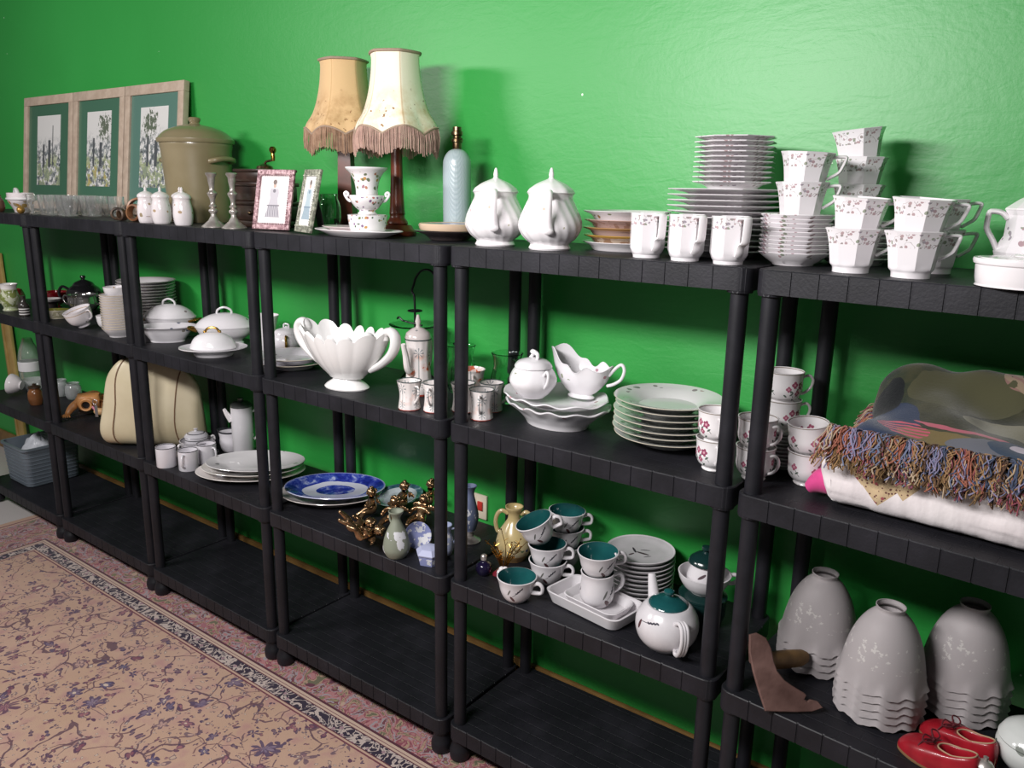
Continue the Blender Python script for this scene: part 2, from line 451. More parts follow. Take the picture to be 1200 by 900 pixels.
# --- plate on the wall, board leaning beyond the shelves
t = thing('wall_socket', 'cream wall socket with a red switch low on the green wall', 'socket', (-.2304, WALL_Y, .626))
w = MB(); w.box((0, -.005, 0), (.075, .010, .086), .003); obj('face_plate', w, M('cream_plastic', '#d8cdb8', .4), t)
w = MB(); w.box((.012, -.0125, .004), (.022, .006, .032), .002, X=Matrix.Rotation(.0, 4, 'Y')); obj('switch', w, M('red_plastic', '#b8352f', .35), t)
w = MB(); w.box((0, 0, .63), (.105, .018, 1.26), .003, 0); w.box((-.033, -.011, .63), (.025, .01, 1.26), .003)
solo('wooden_board', w, M('pale_pine', '#c2a468', .5, var=('#a9884c', 9)), 'narrow pale wooden board leaning on the green wall beyond the shelves', 'board', (-3.80, .405, 0), rot=(-.015, -.065, 0))
# ================================================================== CROCKERY KIT
PORC = china('white_porcelain', '#efeaec')
GARLAND = ['#b59aa0', '#9aa090', '#a89ea8', '#b9a0a2', '#a49a98']
OCT_CH = china('garland_china', '#f0ebee', [('sprig', 'z', .054, .079, 130, GARLAND, .42, .25)])
OCT_PL = china('garland_plate_china', '#ece7ea', [('sprig', 'r', .062, .088, 90, GARLAND, .38, .3)])
OCT_MG = china('garland_mug_china', '#efeaed', [('sprig', 'z', .072, .094, 130, GARLAND, .42, .25)])
TEAP = china('sprigged_china', '#f3eef0', [('sprig', 'z', .0, .14, 42, ['#d8bcae', '#c4c0ac', '#d9b8ba', '#e6dfe0'], .20, .55)])
GILT = M('worn_gilt', '#b98a3c', .25, 1)

def wall_lathe(mb, outer, t, seg=40, fn=None, mo=0, mi=None, X=None, k=3):
    o = sm(outer, k); i = shell(o, t)
    i = [p for p in i if p[1] > o[0][1]+t*.8]+[(0, max(t, i[-1][1] if i[-1][1] > t else t))]
    i = [q for j, q in enumerate(i)]
    pr = [(0, o[0][1])]+o+i
    m = mo if mi is None else [mo]*(len(o)+1)+[mi]*(len(pr)-len(o)-2)
    return mb.lathe(pr, seg, m, fn, X)
def octf(n=8, ph=pi/8, z0=.012, z1=.02):
    g = poly(n, 1.0, ph)
    return lambda a, r, z: (r*(1+(g(a)-1)*min(1, max(0, (z-z0)/(z1-z0)))), z)
def handle(mb, ang, pts, rad, flat=1.0, mat=0, seg=10, k=5, smooth=True, X=None):
    P = polar(ang, pts); P = cr(P, k) if smooth else P
    # sweep in the upright plane so that flat widens the strap sideways
    t0 = (P[1]-P[0]) if smooth else Vector(P[1])-Vector(P[0])
    return mb.tube(P, rad, seg, mat, flat, X=X)

# ---- octagonal tea cup
def cup_oct(label, loc, rz, group=None, rot=None):
    r = thing('tea_cup', label, 'cup', loc, rz, group, rot)
    b = MB(); wall_lathe(b, [(.033, 0), (.0335, .009), (.0355, .012), (.0385, .016), (.0400, .026), (.0440, .052), (.0485, .071), (.0535, .083)], .0025, 64, octf(8, 0, .010, .018), k=2)
    obj('cup_body', b, OCT_CH, r, 22)
    h = MB(); handle(h, 0, [(.046, .074), (.058, .0765), (.0705, .077), (.0735, .073), (.067, .053), (.062, .045), (.050, .037), (.042, .032)], .0034, 1.5, k=3)
    obj('handle', h, PORC, r); return r
# ---- tall octagonal mug with a squared handle
def mug_oct(label, loc, rz, group=None):
    r = thing('mug', label, 'mug', loc, rz, group)
    b = MB(); wall_lathe(b, [(.030, 0), (.031, .007), (.034, .010), (.0395, .020), (.0405, .03), (.0405, .075), (.0415, .098)], .003, 64, octf(8, 0, .008, .02), k=2)
    obj('mug_body', b, OCT_MG, r, 22)
    h = MB(); handle(h, 0, [(.038, .093), (.052, .0945), (.0635, .0945), (.066, .091), (.0655, .075), (.0635, .055), (.061, .046), (.052, .043), (.046, .036), (.043, .025), (.038, .018)], .0042, 2.2, k=3)
    obj('handle', h, PORC, r); return r
# ---- octagonal plate / saucer
def plate_mb(R, h, foot, t=.0035, n=8, seg=64, w=1.0, wav=0, wn=8):
    g = poly(n, w, pi/8) if n else (lambda a: 1.0)
    def fn(a, r, z):
        k = min(1, max(0, (r-foot)/(R-foot)))
        return r*(1+(g(a)-1)*k)*(1+wav*k*cos(wn*a)), z
    b = MB()
    b.lathe([(0, .0015), (foot*.9, .0015), (foot*.93, 0), (foot, 0), (foot*1.04, .003), (foot+(R-foot)*.35, h*.55), (R*.985, h-t*.7), (R, h-t*.25), (R*.992, h), (foot+(R-foot)*.42, h*.62+t), (foot*1.02, t+.002), (0, t+.002)], seg, 0, fn)
    return b

# ================================================================== TOP SHELF
Z = T[0]+.0005
# octagonal dinner and side plates
M_OD = plate_mb(.137, .019, .075).mesh('plate', [OCT_PL], 25); M_OS = plate_mb(.094, .017, .055).mesh('plate', [OCT_PL], 25)
stack(lambda l, p, a, g: solo('dinner_plate', M_OD, None, l, 'plate', p, a, g), 12, .634, .274, Z, .0122, 'large white octagonal plate', 'the pile behind three mugs', 'octagonal dinner plates', .0015, .26, .02)
stack(lambda l, p, a, g: solo('side_plate', M_OS, None, l, 'plate', p, a, g), 10, .645, .276, Z+12*.0122+.0065, .0109, 'small white octagonal plate', 'the tall pile on larger plates', 'octagonal side plates', .0015, .26, .03)
def sauc_mb():
    b = MB(); g = poly(8, .7, pi/8)
    def fn(a, r, z): return r*(1+(g(a)-1)*min(1, max(0, (r-.04)/.03))), z
    b.lathe([(0, .001), (.036, .001), (.037, 0), (.041, 0), (.043, .003), (.058, .012), (.0755, .0255), (.0765, .027), (.0755, .028), (.057, .0155), (.042, .006), (0, .006)], 64, 0, fn); return b
M_SC = sauc_mb().mesh('saucer', [OCT_PL], 25)
SX, SY = .836, .165
stack(lambda l, p, a, g: solo('saucer', M_SC, None, l, 'saucer', p, a, g), 10, SX, SY, Z, .0085, 'white octagonal saucer', 'the pile carrying two cups', 'octagonal saucers', .001, .3, .04)
ZC = Z+9*.0085+.0085
CA = radians(20)
c0 = cup_oct('white octagonal cup standing on the saucer pile, holding another cup', (.841, .161, ZC), radians(15), 'octagonal tea cups')
dup(c0, 'white octagonal cup tipped over in the cup on the saucers', (.843, .161, ZC+.059), 0, 'octagonal tea cups', (radians(1), radians(2.5), radians(15)))
# pile of plates behind with three cups
stack(lambda l, p, a, g: solo('side_plate', M_OS, None, l, 'plate', p, a, g), 8, .925, .300, Z, .0109, 'small white octagonal plate', 'the pile behind stacked cups', 'octagonal side plates under the cups', .001, .2, .03, 5)
zb = Z+7*.0109+.0066
dup(c0, 'lowest of three white octagonal cups nested on the plates behind', (.916, .300, zb), radians(70), 'octagonal tea cups')
dup(c0, 'middle one of three white octagonal cups nested on the plates behind', (.915, .300, zb+.056), radians(70), 'octagonal tea cups')
dup(c0, 'tilted topmost of three white octagonal cups on the plates behind', (.913, .300, zb+.113), 0, 'octagonal tea cups', (radians(-4), radians(-6), radians(70)))
# two pairs of cups in front, a third pair behind them
for (x, y, a, w1, w2) in ((.972, .088, 24, 'lower', 'upper'), (1.083, .066, 20, 'lower', 'upper')):
    who = 'next to the saucer pile' if x < 1 else 'at the shelf edge beside the empty space'
    dup(c0, f'{w1} cup of the white octagonal pair {who}', (x, y, Z), radians(a), 'octagonal tea cups')
    dup(c0, f'{w2} cup of the white octagonal pair {who}', (x+.002, y, Z+.0575), 0, 'octagonal tea cups', (radians(2.5), radians(3), radians(a)))
dup(c0, 'lower cup of the shaded white pair behind the front cups', (1.094, .205, Z), radians(30), 'octagonal tea cups')
dup(c0, 'upper cup of the shaded white pair behind the front cups', (1.094, .205, Z+.0565), radians(30), 'octagonal tea cups')
for (x, y, a, s) in ((.529, .094, -34, 'beside the flowered plates'), (.630, .080, -36, 'between two like it'), (.731, .072, -38, 'beside the saucer pile')):
    if x < .6: m0 = mug_oct('white octagonal mug with square handle '+s, (x, y, Z), radians(a), 'octagonal mugs')
    else: dup(m0, 'white octagonal mug with square handle '+s, (x, y, Z), radians(a), 'octagonal mugs')

# ---- octagonal coffee pot and casserole at the end
r = thing('coffee_pot', 'white octagonal coffee pot with square handle beside the ramekin dish', 'coffee pot', (1.256, .170, Z), radians(190))
b = MB(); g8 = octf(8, 0, .006, .014)
b.lathe([(0, 0), (.038, 0), (.039, .004), (.034, .008), (.036, .016), (.055, .036), (.060, .050), (.058, .056), (.047, .078), (.046, .115), (.050, .124), (.049, .126), (.044, .115), (.044, .08), (0, .02)], 64, 0, g8)
obj('pot_body', b, china('garland_pot_china', '#f0ebee', [('sprig', 'z', .06, .095, 80, GARLAND, .38, .3)]), r, 22)
b = MB(); b.lathe([(.051, .124), (.05, .127), (.03, .143), (.012, .152), (.009, .156), (.014, .166), (.010, .174), (0, .176)], 64, 0, g8); obj('lid', b, PORC, r, 22)
b = MB(); handle(b, 0, [(.044, .108), (.054, .118), (.068, .1205), (.0745, .117), (.0755, .095), (.073, .086), (.063, .07), (.054, .052)], .0050, 1.9, k=4); obj('handle', b, PORC, r)
b = MB(); P = polar(pi, [(.05, .045), (.075, .06), (.09, .09), (.105, .118)]); b.tube(cr(P, 5), [.017-.011*i/15 for i in range(16)], 12); obj('spout', b, PORC, r)
r = thing('casserole_dish', 'white straight-sided porcelain dish with flat lid near the picture edge', 'dish', (1.264, .028, Z), 0)
b = MB(); b.lathe(sm([(0, 0), (.066, 0), (.070, .004), (.0725, .015), (.074, .036)], 2)+[(.077, .038), (.0785, .043), (.0775, .047), (.072, .047), (.070, .043), (.067, .01), (0, .006)], 64, 0, lambda a, r, z: (r*(1.0+.012*cos(2*a)), z)); obj('dish_body', b, PORC, r)
b = MB(); b.lathe([(.071, .044), (.068, .048), (.03, .050), (0, .050)], 48); b.lathe([(.020, .0502), (.021, .052), (.018, .054), (0, .0545)], 24); obj('lid', b, china('line_lid', '#efeaec', [('line', 'r', .022, .0235, '#4d4d57')]), r)

# ---- five mixed plates beside the mugs
PLX, PLY = .384, .254
fl = china('rim_flower_plate', '#eee8ea', [('sprig', 'r', .07, .10, 42, ['#9d6a62', '#7c8a66', '#b08a5a'], .22, .4)])
rng = random.Random(3)
zz = Z
for i, (m, R, nm, h) in enumerate(((PORC, .106, 'plain white plate, lowest of the mixed pile beside the teapots', .022),
        (china('gold_rim_brown_plate', '#b08d72', [('cloud', 'r', .06, .2, 30, '#d9c7b4', .52), ('line', 'r', .096, .2, '#c79a45')]), .107, 'brown patterned plate with gold rim, second up in the mixed pile', .020),
        (china('pinkish_plate', '#c9aca2', [('line', 'r', .093, .2, '#b98f62')]), .106, 'dusky pink plate in the middle of the mixed pile', .020),
        (china('pink_brown_plate', '#c2a298', [('cloud', 'r', .06, .2, 40, '#a5806f', .55)]), .105, 'pinkish brown plate, second from the top of the mixed pile', .020),
        (fl, .110, 'white plate with flowered rim, topmost of the mixed pile', .024))):
    b = plate_mb(R, h, .078, .0038, 0, 64, 0, .008 if i in (2, 4) else 0, 10)
    solo('plate', b, m, nm, 'plate', (PLX+rng.uniform(-.004, .004), PLY+rng.uniform(-.003, .003), zz), rng.uniform(0, 3), 'mixed plates'); zz += .0185 if i < 3 else .0175

# ---- twin fluted teapots
def teapot(label, loc, rz, group):
    r = thing('teapot', label, 'teapot', loc, rz, group)
    def fl(a, rr, z):
        k = max(0, min(1, (z-.006)/.02))*max(0, min(1, (.134-z)/.02)); c = cos(9*a+z*46)
        return rr*(1+k*(.022*(1-abs(c)**1.2*1.5))), z
    b = MB(); b.lathe([(0, 0), (.050, 0), (.0525, .004), (.048, .012)]+sm([(.050, .016), (.066, .030), (.0775, .053), (.0745, .078), (.063, .104), (.055, .122), (.056, .132), (.060, .137)], 4)+[(.058, .138), (.05, .128), (0, .12)], 108, 0, fl)
    obj('pot_body', b, TEAP, r, 40)
    def f2(a, rr, z): return rr*(1+.02*cos(9*a+6)), z
    b = MB(); b.lathe([(.0575, .1365), (.0575, .139)]+sm([(.053, .146), (.036, .158), (.018, .166), (.008, .170)], 3)+[(.0055, .174), (.0065, .180), (.004, .192), (.002, .196), (0, .1965)], 72, 0, f2); obj('lid', b, PORC, r, 40)
    h = MB(); handle(h, 0, [(.056, .124), (.068, .136), (.084, .138), (.095, .128), (.097, .108), (.090, .082), (.083, .064), (.0805, .050), (.088, .044)], [.0062]*25+[.0062+.0003*i for i in range(13)]+[.0092, .0072, .003], 1.25); obj('handle', h, PORC, r)
    b = MB(); P = polar(pi, [(.062, .045), (.088, .062), (.098, .092), (.112, .124), (.126, .134)]); b.tube(cr(P, 5), [.020-.0125*i/20 for i in range(21)], 14); obj('spout', b, PORC, r)
    return r
tp0 = teapot('white fluted china teapot with pointed lid, beside the low plate pair', (.072, .122, Z), radians(-54), 'fluted teapots')
dup(tp0, 'white fluted china teapot with pointed lid, beside the mixed plate pile', (.246, .120, Z), radians(-58), 'fluted teapots')

# ---- two flat plates at the unit joint, glass bottle lamp
b = plate_mb(.100, .026, .055, .004, 0, 64, 0, .015, 12)
solo('plate', b, M('dark_lacquer_plate', '#3a3232', .2, coat=.4), 'dark plate with pale rim under a cream plate beside the teapot', 'plate', (-.143, .185, Z+.002), 0)
b = MB(); b.lathe([(0, 0), (.085, 0), (.0885, .006), (.089, .017), (.087, .019), (.082, .0165), (0, .0135)], 64)
solo('plate', b, china('cream_plate', '#cfb59b', [('line', 'r', 0, .081, '#8f8fb4')]), 'cream-edged shallow plate with bluish face lying on the dark plate', 'plate', (-.140, .187, Z+.0285), 0)
def feather():
    n = NT('grey_blue_glass'); x, y, z = n.xyz()
    ang = n.math('ABSOLUTE', n.math('SUBTRACT', n.math('ARCTAN2', y, x), -.95))
    v = n.math('ADD', n.math('MULTIPLY', n.math('MULTIPLY', ang, ang), -.10), n.math('ADD', z, n.math('MULTIPLY', n.noise(40, 2)[0], .012)))
    s = n.math('SINE', n.math('MULTIPLY', v, 420)); s2 = n.math('SINE', n.math('ADD', n.math('MULTIPLY', ang, 26), n.math('MULTIPLY', z, 30)))
    n.bump(n.math('ADD', n.math('MULTIPLY', s, .4), n.math('MULTIPLY', s2, .2)), .16, .002)
    f = n.ramp(n.math('ADD', n.math('MULTIPLY', s, .35), .5), [(.3, '#a5b4b8'), (.7, '#aebbbf')])
    return n.fin(f, .3, coat=.2)
r = thing('bottle_lamp', 'grey blue bottle-shaped lamp base without a shade, brass bulb holder on top', 'lamp', (-.216, .302, Z))
b = MB(); b.lathe([(0, 0), (.037, 0), (.0395, .003)]+sm([(.0405, .01), (.0415, .12), (.0415, .205), (.038, .230), (.026, .248), (.013, .2545)], 3)+[(.011, .2555), (0, .2555)], 48); obj('bottle_body', b, feather(), r)
BRASS = M('aged_brass', '#83705a', .3, 1, var=('#5f4c36', 60))
b = MB(); b.lathe([(.0125, .2545), (.0135, .262), (.0135, .272), (.017, .275), (.017, .283), (.0125, .286), (.0125, .292), (.0165, .295), (.0165, .304), (.013, .306), (.0125, .317), (.009, .317), (.009, .309), (0, .309)], 24)
b.tube([(.014, -.006, .283), (.026, -.008, .283)], .0022, 8); obj('bulb_holder', b, BRASS, r)

# ---- platters and the little pile of bowl, two-handled cup and vase
b = MB(); 
def oval(ax, ay): return lambda a, rr, z: (rr*ax*ay/sqrt((ay*cos(a))**2+(ax*sin(a))**2), z)
b.lathe([(0, .0015), (.58, .0015), (.6, 0), (.66, .001), (.80, .010), (.985, .018), (1.0, .0195), (.99, .021), (.78, .0135), (.6, .006), (0, .006)], 80, 0, oval(.158, .084))
solo('platter', b, PORC, 'white oval platter on the top shelf under a stack of small china', 'platter', (-.415, .090, Z), radians(4))
b = MB(); b.lathe([(0, .0015), (.5, .0015), (.62, 0), (.7, .004), (.98, .010), (1.0, .0115), (.98, .0125), (.7, .0085), (0, .005)], 64, 0, oval(.095, .058))
solo('plate', b, china('pale_pink_plate', '#e2d3d2'), 'small pinkish oval plate lying on the white oval platter', 'plate', (-.470, .096, Z+.0155), radians(-4))
FLW = china('painted_bouquet_china', '#f1ecee', [('sprig', 'z', .006, .050, 88, ['#b7736a', '#7d8a5e', '#c99a5e', '#8a6f8f', '#5f6f5a'], .36, .25)])
XS, YS = -.372, .088; z0 = Z+.0185
b = MB(); wall_lathe(b, [(.046, 0), (.050, .002), (.0535, .02), (.0575, .046)], .0035, 48, octf(8, 0, .02, .5)); solo('bowl', b, FLW, 'small flowered white bowl, lowest of the little china stack', 'bowl', (XS, YS, z0), 0)
r = thing('two_handled_cup', 'small flowered white cup with two ear handles, middle of the china stack', 'cup', (XS, YS, z0+.0065+.0405))
b = MB(); wall_lathe(b, [(.026, 0), (.027, .004), (.022, .010), (.034, .020), (.0475, .038), (.050, .050), (.0485, .054)], .003, 48); obj('cup_body', b, FLW, r)
for s in (0, pi):
    b = MB(); handle(b, s+.65, [(.047, .036), (.056, .042), (.064, .056), (.060, .062), (.054, .058), (.056, .050)], .0038); obj('handle', b, PORC, r)
b = MB(); wall_lathe(b, [(.030, 0), (.031, .004), (.0315, .018), (.036, .040), (.046, .060), (.0585, .073), (.060, .078)], .003, 48)
solo('vase', b, china('bouquet_vase_china', '#f1ecee', [('sprig', 'z', .014, .064, 85, ['#c0876f', '#8a9468', '#c99a5e', '#a8808a', '#6f7a60'], .42, .2)]), 'small flared white vase with a bouquet, on top of the china stack', 'vase', (XS, YS, z0+.101-.0005), 0)

# ---- two table lamps with fringed shades
WOOD = M('polished_mahogany', '#6a2f1c', .28, var=('#48200f', 14), coat=.3)
def lampshade(par, z_top, cream_silk):
    H = .225
    def fn(a, rr, z):
        t = (z_top-z)/H; k = max(0, (t-.5)/.5); g = poly(6, .55, .35)(a)
        return rr*g, z-.020*k*k*(1-abs(cos(3*(a-.35))))*1.3+.010*k*k
    pr = sm([(.0765, z_top), (.0735, z_top-.02), (.078, z_top-.07), (.088, z_top-.12), (.103, z_top-.165), (.121, z_top-.195), (.1285, z_top-.215)], 4)
    n = NT('stained_silk' if cream_silk else 'tan_silk')
    x, y, z = n.xyz(); f, _ = n.noise(24, 5, .65); st, _ = n.noise(70, 3)
    lowm = n.band(z, z_top-.30, z_top-.115, .05)
    base, br = ('#f6ecd6', '#d3b88c') if cream_silk else ('#d9b585', '#a97f4f')  # two fabric colours: pale cream and a darker tan
    c = n.mix(n.mul(lowm, n.ramp(f, [(.42, '#000000'), (.75, '#ffffff')])), base, br)
    c = n.mix(n.mul(lowm, n.above(st, .67)), c, '#8c6238')
    seam = n.above(n.math('ABSOLUTE', n.math('COSINE', n.math('MULTIPLY', n.math('SUBTRACT', n.math('ARCTAN2', y, x), .35), 3))), .9975)
    c = n.mix(n.math('MULTIPLY', seam, .5), c, '#b3905f')
    n.bump(n.noise(300, 2)[0], .12, .001); m = n.fin(c, .75, sheen=.3)
    b = MB(); inner = [(q[0]-.0016, q[1]) for q in pr[::-1]]; b.lathe(pr+inner+[pr[0]], 96, 0, fn)
    sh = obj('lampshade', b, m, par, 60)
    br_ = M('braid_trim', '#a08a78', .8, bump=(260, .6)) if cream_silk else bpy.data.materials['braid_trim']
    b = MB(); rim = [fn(a, .0772, z_top) for a in [2*pi*k/72 for k in range(72)]]
    b.tube([(q[0]*cos(2*pi*k/72), q[0]*sin(2*pi*k/72), q[1]) for k, q in enumerate(rim)], .0042, 8, closed=True); obj('top_braid', b, br_, sh); b = MB()
    low = [fn(2*pi*k/144, .1292, z_top-.2165) for k in range(144)]
    b.tube([(q[0]*cos(2*pi*k/144), q[0]*sin(2*pi*k/144), q[1]) for k, q in enumerate(low)], .0035, 6, closed=True); obj('lower_braid', b, br_, sh)
    fm = M('rose_fringe', '#c6a595', .8, var=('#a8857a', 40), sheen=.3) if cream_silk else M('tan_fringe', '#b8957a', .8, var=('#94725a', 40), sheen=.3)
    b = MB(); rg = random.Random(5)
    for k in range(260):
        a = 2*pi*(k+rg.uniform(-.3, .3))/260; q = fn(a, .1302, z_top-.2165); L = rg.uniform(.058, .067); o = rg.uniform(-.002, .003)
        c_, s_ = cos(a), sin(a); x0 = q[0]
        b.tube([((x0)*c_, (x0)*s_, q[1]+.003), ((x0+.003+o)*c_, (x0+.003+o)*s_, q[1]-L*.5), ((x0+.0015+o)*c_+rg.uniform(-.001, .001), (x0+.0015+o)*s_, q[1]-L)], .0013, 4)
    obj('fringe', b, fm, sh)
    b = MB()                                             # wire carrier between shade and holder
    for k in range(3):
        a = 2*pi*k/3+.35; b.tube([(.012*cos(a), .012*sin(a), z_top-.035), (.068*cos(a), .068*sin(a), z_top-.006)], .0012, 6)
    obj('shade_wire', b, BRASS, par)
r = thing('table_lamp', 'table lamp with a pale cream fringed shade on a turned mahogany stem', 'lamp', (-.399, .236, Z), .1)
b = MB(); b.lathe([(0, 0), (.056, 0), (.058, .004), (.058, .014), (.050, .019), (.046, .027), (.040, .032), (.0, .033)], 40); obj('base', b, WOOD, r)
b = MB(); b.lathe(sm([(0, .03), (.030, .032), (.031, .043), (.024, .052), (.0225, .062), (.0245, .066), (.023, .072), (.0205, .12), (.0175, .20), (.0155, .30), (.0, .302)], 2), 32); obj('stem', b, WOOD, r)
b = MB(); b.lathe([(0, .30), (.012, .301), (.013, .335), (.016, .337), (.016, .352), (.012, .354), (.012, .50), (0, .50)], 20); obj('bulb_holder', b, BRASS, r)
lampshade(r, .522, True)
r = thing('table_lamp', 'table lamp with a tan fringed shade on a square tapered mahogany post', 'lamp', (-.697, .302, Z), .5)
b = MB(); b.box((0, 0, .011), (.092, .092, .022), .003); b.box((0, 0, .031), (.070, .070, .018), .003); obj('base', b, WOOD, r)
b = MB(); b.loft([[(s*a, s*q, z) for a, q in ((1, 1), (-1, 1), (-1, -1), (1, -1))] for s, z in ((.0265, .039), (.0255, .06), (.019, .305))]); obj('post', b, WOOD, r)
b = MB(); b.lathe([(0, .30), (.012, .301), (.013, .335), (.016, .337), (.016, .352), (.012, .354), (.012, .51), (0, .51)], 20); obj('bulb_holder', b, BRASS, r)
lampshade(r, .532, False)

# ---- small photo frames
def lady(name, dress, dark):
    n = NT(name); x, y, z = n.xyz()
    u, v = x, z
    def ell(cx, cz, rx, rz):
        a = n.math('DIVIDE', n.math('SUBTRACT', u, cx), rx); b = n.math('DIVIDE', n.math('SUBTRACT', v, cz), rz)
        return n.below(n.math('ADD', n.math('MULTIPLY', a, a), n.math('MULTIPLY', b, b)), 1)
    def tri(zlo, zhi, wlo, whi):
        t = n.math('DIVIDE', n.math('SUBTRACT', v, zlo), zhi-zlo); wd_ = n.math('ADD', wlo, n.math('MULTIPLY', t, whi-wlo))
        return n.mul(n.band(v, zlo, zhi), n.below(n.math('ABSOLUTE', u), wd_))
    c = lin('#efe9e8')
    c = n.mix(tri(.040, .112, .030, .012), c, dress); pl = n.above(n.math('SINE', n.math('MULTIPLY', u, 900)), .2)
    c = n.mix(n.mul(tri(.040, .078, .030, .020), pl), c, dark); c = n.mix(tri(.076, .080, .026, .026), c, dark)
    c = n.mix(tri(.108, .132, .010, .015), c, dress); c = n.mix(ell(-.012, .118, .006, .016), c, dress); c = n.mix(ell(.013, .116, .006, .016), c, dress)
    c = n.mix(ell(0, .125, .006, .006), c, dark); c = n.mix(ell(0, .143, .0065, .009), c, '#c9ada0'); c = n.mix(ell(0, .153, .008, .008), c, '#7b6f6a')
    return n.fin(c, .6)
def photo_frame(label, loc, rz, w_, h_, col, pic, hue2):
    r = thing('photo_frame', label, 'photo frame', loc, 0, None, (radians(-13), 0, rz))
    fr = NT('beaded_frame_'+col[1:]); f, _ = fr.noise(110, 2); fr.bump(f, .8, .003)
    m = fr.fin(fr.mix(fr.ramp(f, [(.45, '#000000'), (.6, '#ffffff')]), hue2, col), .4, .25)
    b = MB(); t = .017; d = .010
    for c, s in (((0, 0, t/2), (w_, d, t)), ((0, 0, h_-t/2), (w_, d, t)), ((-w_/2+t/2, 0, h_/2), (t, d, h_-2*t)), ((w_/2-t/2, 0, h_/2), (t, d, h_-2*t))): b.box(c, s, .002, 0)
    for k in range(int(w_/.0075)):
        for zq in (t, h_-t): b.ball((-w_/2+.004+.0075*k, -.0052, zq-.002 if zq > t else zq+.002), .0028, 6)
    for k in range(int(h_/.0075)):
        for xq in (-w_/2+t-.002, w_/2-t+.002): b.ball((xq, -.0052, .004+.0075*k), .0028, 6)
    obj('frame', b, m, r)
    b = MB(); b.box((0, .001, h_/2), (w_-2*t+.006, .004, h_-2*t+.006)); obj('picture', b, pic, r)
    s = MB(); s.loft([[(-w_*.16, .006, h_*.72), (w_*.16, .006, h_*.72), (w_*.16, .009, h_*.72), (-w_*.16, .009, h_*.72)], [(-w_*.2, .060, .0155), (w_*.2, .060, .0155), (w_*.2, .063, .0163), (-w_*.2, .063, .0163)]]); obj('easel_leg', s, M('black_card', '#1d1b1b', .7), r)
    return r
photo_frame('pinkish beaded photo frame with a drawing of a lady in a full dress', (-.815, .080, Z+.003), radians(12), .150, .193, '#c3a2a6', lady('lady_print', '#c2bdc4', '#7e7a82'), '#8d6a70')
photo_frame('silvery beaded photo frame turned sideways, drawing of a lady in blue', (-.632, .062, Z+.003), radians(-16), .118, .193, '#b3b3a2', lady('blue_lady_print', '#b3c4cc', '#8093a4'), '#7c7d70')
def GLASS(name, col='#ffffff', rough=.02, tr=1.0):
    n = NT(name); return n.fin(col, rough, trans=tr, ior=1.45)
CLEAR = GLASS('clear_glass')
b = MB(); wall_lathe(b, [(.022, 0), (.023, .004), (.033, .025), (.036, .055), (.034, .085), (.027, .105), (.029, .118)], .0025, 40)
solo('glass_vase', b, GLASS('greenish_glass', '#d7ebe0'), 'small round clear glass vase behind the silvery photo frame', 'vase', (-.655, .190, Z), 0)

# ---- silver candlesticks, wooden coffee grinder
SILV = M('tarnished_silver', '#d4cdc8', .3, .6, var=('#a59c96', 30))
def candlestick(label, loc, g):
    r = thing('candlestick', label, 'candlestick', loc, .3, g)
    b = MB(); b.lathe([(0, 0), (.041, 0), (.041, .003), (.032, .010), (.018, .022), (.010, .036), (0, .037)], 40, 0, lambda a, rr, z: (rr*(1-.0*cos(4*a)), z)); obj('base', b, SILV, r)
    b = MB(); b.lathe(sm([(0, .034), (.009, .036), (.0085, .044), (.0145, .052), (.0145, .058), (.008, .063), (.0135, .069), (.0085, .076), (.0075, .086), (.0105, .098), (.0155, .108), (.016, .114), (.009, .121), (.0085, .134), (.0115, .152), (.0125, .165)], 2)+[(.0175, .172), (.0185, .177), (.015, .180), (.0105, .180), (.010, .168), (0, .168)], 32); obj('stem', b, SILV, r)
    return r
cs = candlestick('silver candlestick standing next to the lidded crock', (-1.100, .062, Z), 'silver candlesticks')
dup(cs, 'silver candlestick standing next to the pinkish photo frame', (-.996, .070, Z), .3, 'silver candlesticks')
DKW = M('dark_walnut', '#3d2a22', .3, var=('#281a14', 18), coat=.3)
r = thing('coffee_grinder', 'dark wooden coffee grinder with brass knob, behind the candlesticks', 'coffee grinder', (-1.040, .235, Z), .05)
b = MB()
for z0_, h_, s_ in ((0, .022, .20), (.022, .052, .182), (.074, .014, .196), (.088, .050, .178), (.138, .014, .192), (.152, .034, .172), (.186, .010, .184)): b.box((0, 0, z0_+h_/2), (s_, s_*.72, h_), min(.005, h_*.4))
obj('box_body', b, DKW, r)
b = MB(); b.lathe([(0, .196), (.030, .196), (.026, .206), (.010, .214), (0, .215)], 24); obj('hopper_cap', b, BRASS, r)
b = MB(); b.tube([(0, 0, .214), (.01, -.0, .222), (.082, -.03, .226)], .004, 8); obj('crank', b, BRASS, r)
b = MB(); b.lathe([(0, .222), (.006, .222), (.007, .236), (.006, .246), (.0115, .254), (.012, .262), (.007, .269), (0, .270)], 20, 0, None, Matrix.Translation((.082, -.03, 0))); obj('knob', b, M('bright_brass', '#b08a45', .2, 1), r)
b = MB(); b.ball((-.0, -.073, .048), .008, 12); obj('drawer_knob', b, BRASS, r)

